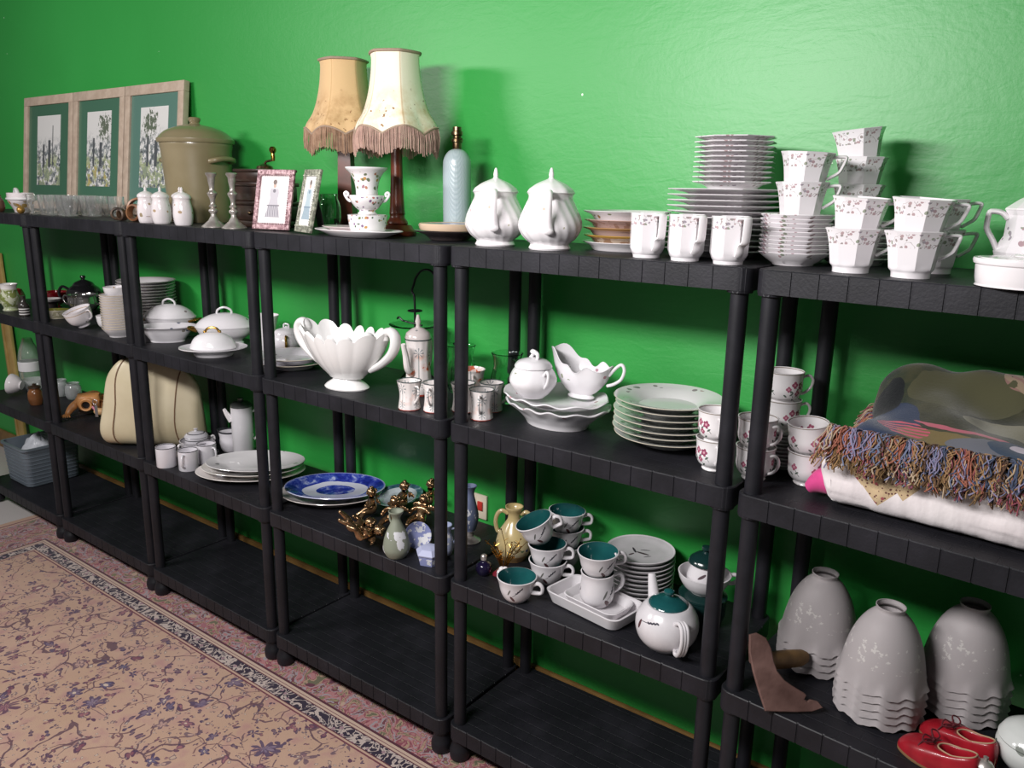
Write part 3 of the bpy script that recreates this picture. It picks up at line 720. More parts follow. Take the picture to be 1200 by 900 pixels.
# ---- stoneware crock
STONE = M('olive_stoneware', '#918468', .3, var=('#837658', 5), coat=.35, bump=(30, .05))
r = thing('lidded_crock', 'large olive tan stoneware crock with lid and side lugs', 'crock', (-1.497, .265, Z), radians(11))
b = MB(); wall_lathe(b, [(.112, 0), (.114, .004), (.1165, .05), (.122, .16), (.128, .26), (.1315, .283), (.131, .292)], .009, 56, k=2); obj('crock_body', b, STONE, r)
b = MB(); b.lathe([(.120, .290), (.138, .2915), (.1405, .297), (.1405, .306), (.134, .311), (.128, .318)]+sm([(.124, .322), (.105, .337), (.065, .352), (.026, .360)], 3)+[(.020, .362), (.017, .367), (.021, .374), (.023, .381), (.019, .386), (0, .388)], 56); obj('lid', b, STONE, r)
for s, nm in ((0, 1), (pi, 2)):
    b = MB(); cp = []
    for q in range(13):
        u = -1+2*q/12; a = s+u*.40; rr = .128+.024*sqrt(max(0, 1-u**4)); cp.append((rr*cos(a), rr*sin(a), .237+.010*(1-u*u)-.012))
    b.tube(cp, .0095, 12, flat=1.15); obj('lug_handle', b, STONE, r)

# ---- four lidded jars
JAR = china('sprigged_jar_china', '#eae2e4', [('sprig', 'z', .022, .072, 52, ['#a08f74', '#8f9a80', '#b59c80', '#a5949a'], .30, .45)])
def jar(label, loc, g):
    r = thing('lidded_jar', label, 'jar', loc, 0, g)
    b = MB(); b.lathe([(0, 0), (.027, 0)]+sm([(.0295, .004), (.033, .025), (.0335, .045), (.031, .066), (.0275, .082), (.0285, .092)], 3)+[(0, .092)], 36); obj('jar_body', b, JAR, r)
    b = MB(); b.lathe([(.0, .091), (.030, .0915), (.0305, .096)]+sm([(.028, .102), (.018, .109), (.007, .113)], 3)+[(.004, .117), (.0055, .122), (.002, .130), (0, .131)], 32); obj('lid', b, JAR, r); return r
j0 = jar('white lidded jar nearest the tan wooden rings, one of four', (-1.494, .045, Z), 'small lidded jars')
for (x, y, l) in ((-1.408, .052, 'white lidded jar second from the tan wooden rings, one of four'), (-1.404, .126, 'white lidded jar mostly hidden behind the other three'), (-1.258, .046, 'white lidded jar standing in front of the lidded crock')):
    dup(j0, l, (x, y, Z), x*3, 'small lidded jars')

# ---- three framed drawings leaning on the wall
def town(name, seed, tree):
    n = NT(name); x, y, z = n.xyz()
    vec = n.map((1, 1, 1), loc=(seed*3.1, 0, seed)); c = lin('#e4e2e0')
    f, _ = n.noise(16, 5, .7, vec=vec); f2, _ = n.noise(46, 5, .7, vec=n.map((1, 1, .85), loc=(seed, 0, 2)))
    lowm = n.band(z, -.5, .02+.01*seed, .05)
    c = n.mix(n.mul(lowm, n.above(f2, .49)), c, '#858b8e'); c = n.mix(n.mul(n.band(z, -.5, -.03, .04), n.above(f, .5)), c, '#aab38a')
    c = n.mix(n.mul(lowm, n.above(f2, .58)), c, '#555b5e')
    c = n.mix(n.mul(n.band(z, -.5, -.07, .01), n.above(f, .54)), c, '#b9a86a' if seed == 2 else '#8f9a84')
    for cx, wd_, top in ((.045, .004, .12), (-.05, .010, .03), (.01, .013, .05)) if not tree else ((.02, .012, .03), (-.045, .008, .05)):
        c = n.mix(n.mul(n.below(n.math('ABSOLUTE', n.math('SUBTRACT', x, cx)), wd_), n.band(z, -.08, top)), c, '#55595c')
    if tree:
        dx = n.math('SUBTRACT', x, .055 if seed == 2 else -.03); dz = n.math('SUBTRACT', z, .10)
        rr = n.math('ADD', n.math('MULTIPLY', dx, dx), n.math('MULTIPLY', dz, dz))
        c = n.mix(n.above(n.math('SUBTRACT', f2, n.math('MULTIPLY', rr, 38)), .42), c, '#66705f')
    c = n.mix(n.above(z, .165), c, '#e8e6e4')
    return n.fin(c, .3, coat=.3)
FRW = M('limed_wood_frame', '#c9b5a3', .5, var=('#b8a391', 30))
def big_frame(label, xl, xr, seed, tree, matcol):
    w_ = xr-xl; h_ = .555
    r = thing('framed_drawing', label, 'picture', ((xl+xr)/2, .345, Z+.001), 0, 'three framed town drawings', (radians(-7.2), 0, 0))
    t, d = .042, .026; b = MB()
    for c, s in (((0, 0, t/2), (w_, d, t)), ((0, 0, h_-t/2), (w_, d, t)), ((-w_/2+t/2, 0, h_/2), (t, d, h_-2*t)), ((w_/2-t/2, 0, h_/2), (t, d, h_-2*t))): b.box(c, s, .002)
    b.box((0, .012, h_/2), (w_-.01, .004, h_-.01)); obj('frame', b, [FRW], r)
    b = MB(); b.box((0, .0, h_/2), (w_-2*t+.004, .006, h_-2*t+.004)); obj('green_mount', b, M('green_card_'+str(seed), matcol, .35, coat=.35), r)
    b = MB(); b.box((0, 0, 0), (w_*.47, .004, h_*.61), 0); o = obj('drawing', b, town('town_drawing_'+str(seed), seed, tree), r); o.location = (0, -.0025, h_*.525)
    return r
big_frame('framed town drawing at the end of the three, farthest from the crock', -3.235, -2.712, 1, False, '#3f6a52')
big_frame('framed town drawing in the middle of the three', -2.706, -2.236, 2, True, '#45705a')
big_frame('framed town drawing partly behind the lidded crock', -2.230, -1.768, 3, True, '#5b8074')

# ---- cut glasses, wooden rings, gilt ball, white sauce dish
CUTG = GLASS('cut_crystal', '#ffffff', .0, .94)
def cut_glass(label, loc, g):
    def fc(a, rr, z):
        k = 1 if .012 < z < .062 else 0
        return rr*(1+k*.07*(abs(cos(4*a))-.6)), z
    b = MB(); wall_lathe(b, [(.024, 0), (.026, .003), (.022, .010), (.026, .020), (.030, .038), (.0315, .056), (.0315, .070), (.0325, .084)], .003, 48, fc)
    return solo('cut_glass_tumbler', b, CUTG, label, 'glass', loc, 0, g, ang=30)
rng = random.Random(11); g0 = None; names = []
spots = [(-2.44+.082*k, .06+.012*(k % 2)) for k in range(5)]+[(-2.40+.082*k, .135+.012*(k % 2)) for k in range(5)]+[(-2.37+.083*k, .215+.01*(k % 2)) for k in range(5)]
words = ['front row', 'middle row', 'back row']; pos = ['first', 'second', 'third', 'fourth', 'fifth']
for i, (x, y) in enumerate(spots):
    l = f'clear cut glass tumbler, {words[i//5]} of the cluster, {pos[i % 5]} from the white sauce dish'
    if g0 is None: g0 = cut_glass(l, (x, y, Z), 'cut glass tumblers')
    else: dup(g0, l, (x+rng.uniform(-.004, .004), y, Z), rng.uniform(0, 6), 'cut glass tumblers')
RING = M('tan_wood', '#9a6e4c', .4, var=('#6f452c', 22), coat=.2); RINGD = M('carved_dark_wood', '#5a4230', .5, var=('#2e1f16', 40), bump=(70, .6, .004))
def ring(label, loc, rot, mat, R, w_, name='napkin_ring'):
    b = MB(); b.lathe([(R, -w_/2), (R+.007, -w_/2*.8), (R+.009, 0), (R+.007, w_/2*.8), (R, w_/2), (R-.002, 0), (R, -w_/2)], 28)
    return solo(name, b, mat, label, 'napkin ring', loc, 0, 'wooden napkin rings', rot)
ring('pale tan wooden ring standing upright, tallest of the ring heap', (-1.60, .075, Z+.045), (radians(88), 0, .75), M('pale_tan_wood', '#b3886c', .4, var=('#8f664c', 20)), .0355, .036)
ring('tan wooden ring leaning at the front of the ring heap', (-1.555, .032, Z+.034), (radians(84), 0, .35), RING, .024, .03)
ring('reddish wooden ring behind the ring heap, beside the jars', (-1.53, .115, Z+.041), (radians(88), 0, -.5), M('reddish_wood', '#7a4c38', .35, coat=.3), .031, .036)
ring('dark carved wooden ring beside the cut glasses', (-1.700, .040, Z+.026), (radians(85), 0, .9), RINGD, .0165, .026)
ring('dark carved wooden ring lying between the cut glasses and tan rings', (-1.645, .030, Z+.024), (radians(86), 0, .1), RINGD, .0145, .026)
b = MB(); b.ball((0, 0, .0165), .0165, 16); b.lathe([(0, .031), (.004, .032), (.004, .037), (0, .038)], 10); solo('wooden_bauble', b, M('gilt_wood', '#a8803f', .35, .4), 'small gilt wooden ball at the shelf edge beside the cut glasses', 'ball', (-2.515, .030, Z), 0)
r = thing('sauce_dish', 'white lidded oval dish with gilt flowers, at the far end of the top shelf', 'dish', (-2.71, .115, Z), -.25)
b = MB(); wall_lathe(b, [(.50, 0), (.52, .006), (.62, .02), (.86, .045), (.93, .058)], .03, 48, oval(.098, .06)); 
obj('dish_body', b, china('gilt_flower_dish', '#e9e0e2', [('sprig', 'z', .012, .052, 30, ['#b58a4a', '#c9a86a', '#a9987a'], .36, .25)]), r)
b = MB(); b.lathe(sm([(.98, .058), (.96, .064), (.7, .076), (.3, .084), (.08, .087)], 3)+[(0, .088)], 48, 0, oval(.100, .062)); obj('lid', b, PORC, r)
b = MB(); handle(b, pi, [(.07, .078), (.095, .098), (.125, .104), (.145, .09), (.14, .07), (.115, .05)], .006, 1.5); obj('handle', b, PORC, r)
b = MB(); b.lathe(sm([(0, 0), (.024, 0), (.034, .02), (.030, .05), (.020, .068), (.022, .075), (0, .076)], 3), 24); solo('brown_pot', b, M('brown_glaze', '#6b4a36', .3, coat=.3), 'small brown pot at the picture edge beside the white sauce dish', 'pot', (-2.80, .045, Z), 0)
# ================================================================== SECOND SHELF
Z = T[1]+.0005
def dish_loft(mb, prof, seg, shape, X=None): mb.lathe(prof, seg, 0, shape, X)
# ---- far unit: glazed jug, red pot, striped bottle
r = thing('figure_jug', 'pale green and white glazed jug on the far unit, beside the striped bottle', 'jug', (-2.865, .075, Z), .4)
GJ = china('green_white_glaze', '#c9cdb4', [('cloud', 'z', .02, .10, 30, '#7f8a4e', .50), ('cloud', 'z', .0, .07, 50, '#a9b48a', .55), ('line', 'z', .105, .2, '#ece8e8')], .2)
b = MB(); wall_lathe(b, [(.034, 0), (.036, .005), (.030, .014), (.040, .04), (.041, .07), (.034, .095), (.036, .118), (.040, .128)], .003, 32); obj('jug_body', b, GJ, r)
b = MB(); handle(b, pi+.5, [(.034, .115), (.052, .118), (.064, .095), (.060, .06), (.044, .035)], .005); obj('handle', b, GJ, r)
b = MB(); b.lathe(sm([(0, 0), (.020, 0), (.022, .01), (.022, .05), (.012, .068), (.009, .085), (.011, .094), (0, .095)], 3), 24)
solo('bottle', b, china('striped_glaze', '#3a3533', [('line', 'z', .008, .013, '#e8e4e4'), ('line', 'z', .020, .025, '#e8e4e4'), ('line', 'z', .032, .037, '#e8e4e4')]), 'small dark bottle with white bands beside the shelf post', 'bottle', (-2.645, .045, Z), 0)
b = MB(); b.lathe(sm([(0, 0), (.030, 0), (.046, .025), (.050, .05), (.040, .078), (.034, .085)], 3)+[(.031, .085), (.036, .05), (0, .01)], 32)
solo('red_pot', b, M('dark_red_glaze', '#7a2326', .2, coat=.5), 'dark red glazed pot on the far unit at the picture edge', 'pot', (-3.01, .150, Z), 0)
# ---- ruby bowl, black teapot, silver bowl, dark stand, oval dish, tilted cup
b = MB(); wall_lathe(b, [(.026, 0), (.028, .005), (.022, .012), (.045, .030), (.060, .055), (.066, .078)], .003, 40)
solo('ruby_glass_bowl', b, M('ruby_glass', '#8a1220', .12, coat=.6, trans=.35), 'deep red glass bowl standing behind the little white dish', 'bowl', (X(63, 335, .265), .265, Z), 0)
BG = M('black_glaze', '#1b1a1d', .12, coat=.6)
r = thing('black_teapot', 'squat black glazed teapot behind the silver bowl', 'teapot', (X(98, 335, .325), .325, Z), .9)
b = MB(); b.lathe([(0, 0), (.045, 0)]+sm([(.050, .006), (.076, .045), (.082, .075), (.070, .105), (.048, .122)], 4)+[(0, .122)], 40); obj('pot_body', b, BG, r)
b = MB(); b.lathe(sm([(.050, .121), (.040, .135), (.018, .145), (.008, .150), (.013, .160), (.010, .168)], 3)+[(0, .169)], 32); obj('lid', b, BG, r)
b = MB(); handle(b, pi, [(.066, .100), (.095, .115), (.112, .09), (.105, .06), (.078, .045)], .007); obj('handle', b, BG, r)
b = MB(); P = polar(0, [(.072, .06), (.098, .072), (.112, .10), (.128, .124)]); b.tube(cr(P, 5), [.018-.010*i/15 for i in range(16)], 12); obj('spout', b, BG, r)
r = thing('silver_bowl', 'polished silver two-handled bowl in front of the black teapot', 'bowl', (X(97, 352, .238), .238, Z), .8)
SV = M('polished_silver', '#cfcac8', .12, .9)
b = MB(); wall_lathe(b, [(.036, 0), (.038, .006), (.030, .014), (.048, .030), (.063, .055), (.060, .085), (.064, .098)], .003, 48, lambda a, rr, z: (rr*(1+.012*cos(16*a)*(1 if z > .02 else 0)), z)); obj('bowl_body', b, SV, r)
for s in (0, pi):
    b = MB(); handle(b, s, [(.062, .090), (.078, .093), (.085, .074), (.074, .056), (.061, .052)], .004); obj('handle', b, SV, r)
b = MB(); b.lathe([(0, 0), (.040, 0), (.041, .006), (.03, .012), (.03, .04), (.046, .058), (.048, .064), (.044, .064), (.028, .046), (0, .046)], 36)
solo('dark_dish', b, china('dark_dish_glaze', '#3a3434', [('line', 'z', .052, .2, '#c9c3c4')]), 'small dark footed dish with pale rim, behind the olive oval dish', 'dish', (X(59, 352, .185), .185, Z), 0)
b = MB(); b.lathe([(0, .004), (.70, .004), (.72, 0), (.76, .0), (.80, .006), (.97, .034), (1.0, .040), (.96, .040), (.80, .012), (0, .010)], 56, [0]*7+[1]*2, oval(.062, .044))
solo('oval_dish', b, [china('stone_side', '#bdb6a2', [('cloud', 'z', .005, .034, 60, '#8f8a72', .5)]), M('olive_glaze', '#7b7a2e', .15, coat=.4)], 'small oval dish with olive green inside at the shelf edge', 'dish', (X(67, 376, .115), .115, Z), .8)
GC = china('gold_sprig_china', '#ece7ea', [('sprig', 'z', .02, .055, 30, ['#8f8a5e', '#7a7a6a', '#b08a4a'], .2, .6), ('line', 'z', .064, .066, '#b08a4a')])
r = thing('tea_cup', 'round white cup tipped towards the room, in front of the saucer pile', 'cup', (-2.128, .072, Z+.010), 0, None, (radians(20), radians(6), radians(-25)))
b = MB(); wall_lathe(b, [(.024, 0), (.0255, .004), (.024, .008), (.043, .022), (.052, .044), (.0555, .066), (.057, .078)], .0025, 48); obj('cup_body', b, GC, r)
b = MB(); handle(b, radians(40), [(.054, .064), (.070, .070), (.078, .056), (.068, .036), (.048, .028)], .0036); obj('handle', b, GC, r)
b = MB(); wall_lathe(b, [(.020, 0), (.021, .004), (.036, .02), (.042, .05), (.043, .06)], .0025, 40)
solo('sugar_bowl', b, GC, 'small white gold-rimmed bowl between the tipped cup and the saucer pile', 'bowl', (-2.035, .125, Z), 0)
# ---- nested bowls and saucers
GR = china('gilt_rim_china', '#e9e4e7', [('line', 'z', .0345, .2, '#c9bca6')])
b = MB(); wall_lathe(b, [(.040, 0), (.042, .005), (.046, .010), (.058, .024), (.066, .036)], .0025, 48); M_NB = b.mesh('nested_bowl', [GR])
stack(lambda l, p, a, g: solo('nested_bowl', M_NB, None, l, 'bowl', p, a, g), 14, -1.842, .078, Z, .0104, 'white gilt-rimmed bowl', 'the nested pile beside the tipped cup', 'nested white bowls', .0004, 0, .3, 4)
r = thing('tea_cup', 'white cup crowning the nested pile of bowls behind the shelf post', 'cup', (-1.842, .078, Z+13*.0104+.0165), .9)
b = MB(); wall_lathe(b, [(.024, 0), (.0255, .004), (.034, .012), (.044, .030), (.048, .05)], .0025, 40); obj('cup_body', b, GC, r)
b = MB(); handle(b, radians(10), [(.046, .042), (.060, .047), (.066, .034), (.056, .018), (.040, .018)], .0034); obj('handle', b, GC, r)
M_PB = plate_mb(.120, .024, .075, .004, 0, 64).mesh('dinner_plate', [china('plain_rim_plate', '#e4dfe2', [('line', 'r', .114, .117, '#b9ad98')])], 30)
stack(lambda l, p, a, g: solo('dinner_plate', M_PB, None, l, 'plate', p, a, g), 15, -1.990, .285, Z, .0128, 'large plain white plate', 'the tall pile behind the shelf post', 'plain dinner plates', .002, 0, 2, 6)

# ---- gilt-handled tureens, bowl, butter dish
TUR = china('gilt_spray_china', '#ece8ec', [('sprig', 'r', .05, .13, 26, ['#8a7f7a', '#9a8f8f', '#a08a70'], .16, .6)])
GH = M('bright_gilt', '#b58a3f', .22, .9)
def tureen(label, loc, rz, s):
    r = thing('tureen', label, 'tureen', loc, rz, 'lidded tureens with gilt handles')
    b = MB(); b.lathe([(0, 0), (.60, 0), (.62, .006), (.56, .014)]+sm([(.62, .022), (.86, .040), (.97, .060), (1.0, .070)], 3)+[(.98, .072), (.9, .05), (0, .02)], 64, 0, oval(.128*s, .095*s)); obj('tureen_body', b, TUR, r)
    b = MB(); b.lathe([(1.03, .071), (1.035, .075)]+sm([(.99, .079), (.80, .100), (.50, .117), (.20, .124)], 4)+[(0, .125)], 64, 0, oval(.128*s, .095*s)); obj('lid', b, TUR, r)
    b = MB(); b.tube(cr([(-.028, 0, .118), (-.024, 0, .136), (0, 0, .146), (.024, 0, .136), (.028, 0, .118)], 5), .0042, 10); obj('lid_handle', b, TUR, r)
    for q in (0, pi):
        b = MB(); b.tube(cr([(.120*s*cos(q), -.028, .058), ((.150*s)*cos(q), -.020, .066), ((.158*s)*cos(q), 0, .068), ((.150*s)*cos(q), .020, .066), (.120*s*cos(q), .028, .058)], 5), .0055, 10); obj('handle', b, GH, r)
    return r
tureen('white lidded tureen behind the open oval bowl, beside the shelf post', (-1.748, .246, Z), radians(27), .84)
tureen('white lidded tureen behind the domed butter dish', (X(264, 385, .262), .262, Z), radians(50), .86)
b = MB(); b.lathe([(0, .003), (.50, .003), (.52, 0), (.57, 0), (.58, .008)]+sm([(.60, .010), (.74, .032), (.84, .050), (1.0, .060)], 4)+[(1.005, .063), (.985, .064), (.83, .054), (.72, .036), (.55, .012), (0, .012)], 72, 0, lambda a, r, z: (oval(.114, .072)(a, r, z)[0]*(1+.012*cos(8*a)*max(0, (r-.8)*5)), z))
solo('serving_bowl', b, china('blue_spray_china', '#efebef', [('sprig', 'r', .07, .13, 22, ['#6d7487', '#8a8490', '#a09a90'], .16, .5), ('line', 'r', .1115, .2, '#cbb58c')]), 'open oval white bowl with small sprays, in front of a tureen', 'bowl', (-1.600, .145, Z), radians(48))
r = thing('butter_dish', 'white domed butter dish on its plate at the shelf edge', 'dish', (X(250, 408, .105), .105, Z), radians(48))
b = MB(); b.lathe([(0, 0), (.55, 0), (.57, .003), (.60, .012), (.80, .024), (1.0, .030), (1.0, .033), (.80, .028), (.58, .018), (0, .016)], 56, 0, oval(.120, .094)); obj('under_plate', b, TUR, r)
b = MB(); b.lathe([(.66, .0275), (.68, .030)]+sm([(.66, .040), (.55, .064), (.36, .080), (.15, .087)], 4)+[(0, .088)], 56, 0, oval(.120, .094)); obj('dome', b, china('small_spray_china', '#f0edf0', [('sprig', 'z', .035, .08, 20, ['#8a7480', '#b0899a'], .16, .6)]), r)
b = MB(); b.tube(cr([(-.024, 0, .084), (-.018, 0, .098), (0, 0, .104), (.018, 0, .098), (.024, 0, .084)], 5), .0042, 10); b.ball((-.026, 0, .088), .006, 10); b.ball((.026, 0, .088), .006, 10); obj('lid_handle', b, GH, r)

# ---- lidded sugar bowl, cup, plates
r = thing('sugar_bowl', 'small white lidded sugar bowl with black and gilt handles, behind the flat plates', 'sugar bowl', (X(336, 393, .285), .285, Z), .2)
b = MB(); b.lathe([(0, 0), (.030, 0), (.031, .005)]+sm([(.036, .012), (.055, .040), (.056, .062), (.044, .084)], 4)+[(0, .084)], 40); obj('bowl_body', b, TUR, r)
b = MB(); b.lathe(sm([(.046, .084), (.038, .096), (.016, .103), (.006, .106)], 3)+[(.004, .110), (0, .111)], 32); b.tube(cr([(-.012, 0, .102), (-.010, 0, .116), (.010, 0, .116), (.012, 0, .102)], 5), .0032, 8); obj('lid', b, TUR, r)
for q in (-.9, pi-.9):
    b = MB(); handle(b, q, [(.048, .078), (.064, .080), (.070, .058), (.062, .036), (.050, .034)], .0045); obj('handle', b, GH, r)
r = thing('tea_cup', 'white flared cup beside the shelf post, behind the sugar bowl', 'cup', (X(310, 385, .29), .29, Z), .4)
b = MB(); wall_lathe(b, [(.024, 0), (.026, .004), (.034, .03), (.046, .10), (.056, .135)], .0025, 40); obj('cup_body', b, PORC, r)
b = MB(); handle(b, radians(150), [(.046, .11), (.066, .112), (.070, .08), (.040, .045)], .0036); obj('handle', b, PORC, r)
FP = china('grey_sprig_plate', '#e6e2e8', [('sprig', 'r', .08, .11, 24, ['#7d7078', '#8f868a', '#a08f80'], .2, .5), ('line', 'r', .117, .2, '#d8cdbb')])
b = plate_mb(.120, .026, .07, .004, 0, 64); M_FP = b.mesh('plate', [FP], 30)
stack(lambda l, p, a, g: solo('plate', M_FP, None, l, 'plate', p, a, g), 2, X(344, 425, .175), .175, Z, .020, 'flat white plate with grey sprigs', 'the pair beside the shell bowl', 'grey sprigged plates', .002, .2, .3, 3)

# ---- white shell compote with scroll handles
WG = M('white_glaze', '#f0eeed', .18, coat=.25)
r = thing('shell_bowl', 'large white scallop shell bowl with two scroll handles on an oval foot', 'bowl', (X(406, 430, .098), .098, Z), radians(8))
def shellf(a, rr, z):
    t = max(0, min(1, (z-.035)/.11)); rib = abs(cos(7*a))**.6; tip = t**3
    lobes = .5+.5*cos(18*a)
    lift = tip*(.028*abs(cos(7*a))**.6+.010*abs(sin(a))**4+.034*abs(cos(a))**3)
    k = 1+t*.10*(rib-.6)
    return rr*oval(.168, .104)(a, 1, 0)[0]*k, z+lift
b = MB(); P = sm([(.36, .034), (.42, .044), (.60, .070), (.80, .105), (.97, .140)], 4)
b.lathe([(0, .036)]+P+[(.955, .1405)]+[(max(q[0]-.05, .02), q[1]+.004) for q in P[::-1]]+[(0, .042)], 144, 0, shellf); obj('bowl_body', b, WG, r, 50)
b = MB(); b.lathe([(0, 0), (.076, 0), (.078, .004), (.070, .012), (.050, .024), (.046, .034), (.052, .040), (0, .042)], 48, 0, lambda a, q, z: (oval(1.0, .72)(a, q, z)[0], z)); obj('foot', b, WG, r)
for s in (1, -1):
    b = MB(); P = cr([(s*.095, 0, .066), (s*.138, 0, .090), (s*.174, 0, .122), (s*.190, 0, .152), (s*.190, 0, .180), (s*.174, 0, .193), (s*.158, 0, .184), (s*.156, 0, .166)], 6)
    b.tube(P, [.010+.005*sin(pi*i/(len(P)-1)) for i in range(len(P))], 12, flat=1.3); obj('scroll_handle', b, WG, r)

# ---- wire cake stand with glass plate behind the palm-tree set
BW = M('black_wire', '#16181a', .35, .4)
r = thing('cake_stand', 'black wire cake stand with arched handle and a glass plate, behind the palm tree pot', 'cake stand', (-.402, .312, Z), .0)
b = MB(); b.tube(cr([(.0, 0, .01), (.0, 0, .20), (-.002, 0, .272), (-.012, 0, .290), (-.004, 0, .312), (.006, 0, .335), (.030, 0, .358), (.066, 0, .362), (.094, 0, .338), (.100, 0, .30), (.096, 0, .25)], 6), .0036, 8); obj('arched_handle', b, BW, r)
b = MB()
for k in range(3):
    a = 2*pi*k/3+.4; b.tube(cr([(0, 0, .03), (.03*cos(a), .03*sin(a), .035), (.062*cos(a), .062*sin(a), .012), (.076*cos(a), .076*sin(a), .004)], 4), .0035, 8)
obj('foot_wires', b, BW, r)
b = MB(); b.tube([(.022*cos(2*pi*k/24), .022*sin(2*pi*k/24), .228) for k in range(24)], .0024, 6, closed=True); b.tube([(-.022, 0, .228), (.022, 0, .228)], .002, 6)
b.tube(cr([(-.060, -.02, .198), (-.050, -.022, .205), (-.038, -.02, .196), (-.02, -.01, .190), (.04, -.01, .186)], 4), .003, 8); obj('wire_scrolls', b, BW, r)
b = MB(); b.lathe([(0, .1745), (.050, .1745), (.082, .182), (.084, .185), (.081, .186), (.05, .179), (0, .179)], 48); obj('glass_plate', b, GLASS('stand_glass', '#dfeee6', .03), r)

# ---- palm-tree coffee set
def palm_mat(name, zt):
    n = NT(name); x, y, z = n.xyz(); an = n.math('MULTIPLY', n.math('ARCTAN2', y, x), 1.0)
    c = lin('#ebe4e2'); t = n.math('DIVIDE', z, zt)
    f, _ = n.noise(28, 3); c = n.mix(n.mul(n.band(t, .22, .74, .08), n.ramp(f, [(.5, '#000000'), (.75, '#ffffff')])), c, '#d9977a')
    c = n.mix(n.mul(n.band(t, .40, .60, .03), n.above(f, .60)), c, '#cf6a4c')
    d, vc = n.voro(38)
    # palms: a trunk and a burst of fronds at four places round the pot
    for k, (a0, hh) in enumerate(((-1.3, .76), (.2, .70), (1.7, .80), (3.0, .72))):
        da = n.math('SUBTRACT', an, a0); u = n.math('MULTIPLY', da, .036); v = n.math('MULTIPLY', n.math('SUBTRACT', t, hh), zt)
        tr = n.mul(n.below(n.math('ABSOLUTE', u), .0016), n.band(t, .12, hh)); c = n.mix(n.math('MULTIPLY', tr, .7), c, '#6f7c7e')
        for vv, R_ in ((v, .016), (n.math('ADD', v, zt*(hh-.2)), .012)):
            rr = n.math('SQRT', n.math('ADD', n.math('MULTIPLY', u, u), n.math('MULTIPLY', vv, vv))); th = n.math('ARCTAN2', vv, u)
            fr = n.mul(n.below(rr, R_), n.above(n.math('COSINE', n.math('MULTIPLY', th, 8)), .5)); c = n.mix(n.math('MULTIPLY', fr, .75), c, '#5d7278')
    c = n.mix(n.above(t, .975), c, '#4a5557'); c = n.mix(n.below(t, .03), c, '#b84a3c')
    return n.fin(c, .15, coat=.3)
PALM_C = palm_mat('palm_cup_china', .083); PALM_P = palm_mat('palm_pot_china', .172)
r = thing('palm_coffee_pot', 'tall coffee pot painted with palm trees, beside the shelf post', 'coffee pot', (-.272, .190, Z), radians(30))
g6 = octf(12, 0, -.1, -.05)
b = MB(); b.lathe([(0, .003), (.040, .003), (.041, 0), (.044, 0)]+sm([(.0445, .006), (.037, .08), (.035, .12), (.039, .160), (.042, .172)], 4)+[(.037, .172), (.03, .12), (0, .02)], 48, 0, g6); obj('pot_body', b, PALM_P, r)
b = MB(); b.lathe([(.0405, .171), (.040, .176)]+sm([(.036, .188), (.020, .200), (.008, .205)], 3)+[(.006, .212), (.009, .222), (.004, .242), (0, .244)], 36); obj('lid', b, china('grey_lid_china', '#c9bfbd', [('sprig', 'r', .01, .035, 40, ['#7d6a66', '#8a8a8a'], .3, .4)]), r)
b = MB(); handle(b, radians(70), [(.036, .155), (.058, .165), (.072, .14), (.066, .09), (.040, .05)], .005); obj('handle', b, PALM_P, r)
b = MB(); P = polar(radians(250), [(.036, .07), (.058, .09), (.068, .13), (.080, .165)]); b.tube(cr(P, 5), [.013-.006*i/15 for i in range(16)], 10); obj('spout', b, PALM_P, r)
def palm_cup(label, loc, rz):
    r = thing('palm_cup', label, 'cup', loc, rz, 'palm tree coffee cups')
    b = MB(); wall_lathe(b, [(.031, 0), (.032, .004), (.0285, .03), (.0285, .05), (.033, .072), (.036, .083)], .0022, 48, octf(12, 0, -.1, -.05)); obj('cup_body', b, PALM_C, r)
    b = MB(); handle(b, 0, [(.032, .068), (.045, .072), (.050, .055), (.042, .035), (.030, .022)], .0033); obj('handle', b, PALM_C, r); return r
xa = at(1, 480, 482, .03)
c0p = palm_cup('palm tree cup nearest the shell bowl', (xa[0], xa[1], Z), radians(-15))
for (px, py, l, a) in ((507, 486, 'palm tree cup in front of the palm tree pot, half behind the post', -70), (548, 488, 'palm tree cup between the two shelf posts and the front pair', 100),
                       (561, 495, 'front palm tree cup of the pair beside the shelf post', -60), (573, 486, 'palm tree cup standing behind the front cup of the pair', 40)):
    x, y = at(1, px, py, .03)
    if px == 548: x, y = -.038, .126
    if px == 573: x, y = X(576, 470, .182), .182
    if px == 561: y += .012
    if px == 507: x, y = -.100, .074
    dup(c0p, l, (x, y, Z), radians(a), 'palm tree coffee cups')
r = thing('palm_sugar_bowl', 'palm tree sugar bowl behind the cups, in front of the glass jugs', 'sugar bowl', (-.086, .222, Z), 2.3)
b = MB(); wall_lathe(b, [(.034, 0), (.036, .005), (.033, .05), (.036, .085), (.040, .098)], .0025, 48); obj('bowl_body', b, PALM_P, r)
for q in (0, pi):
    b = MB(); handle(b, q, [(.036, .085), (.052, .086), (.056, .066), (.036, .046)], .0035); obj('handle', b, PALM_P, r)
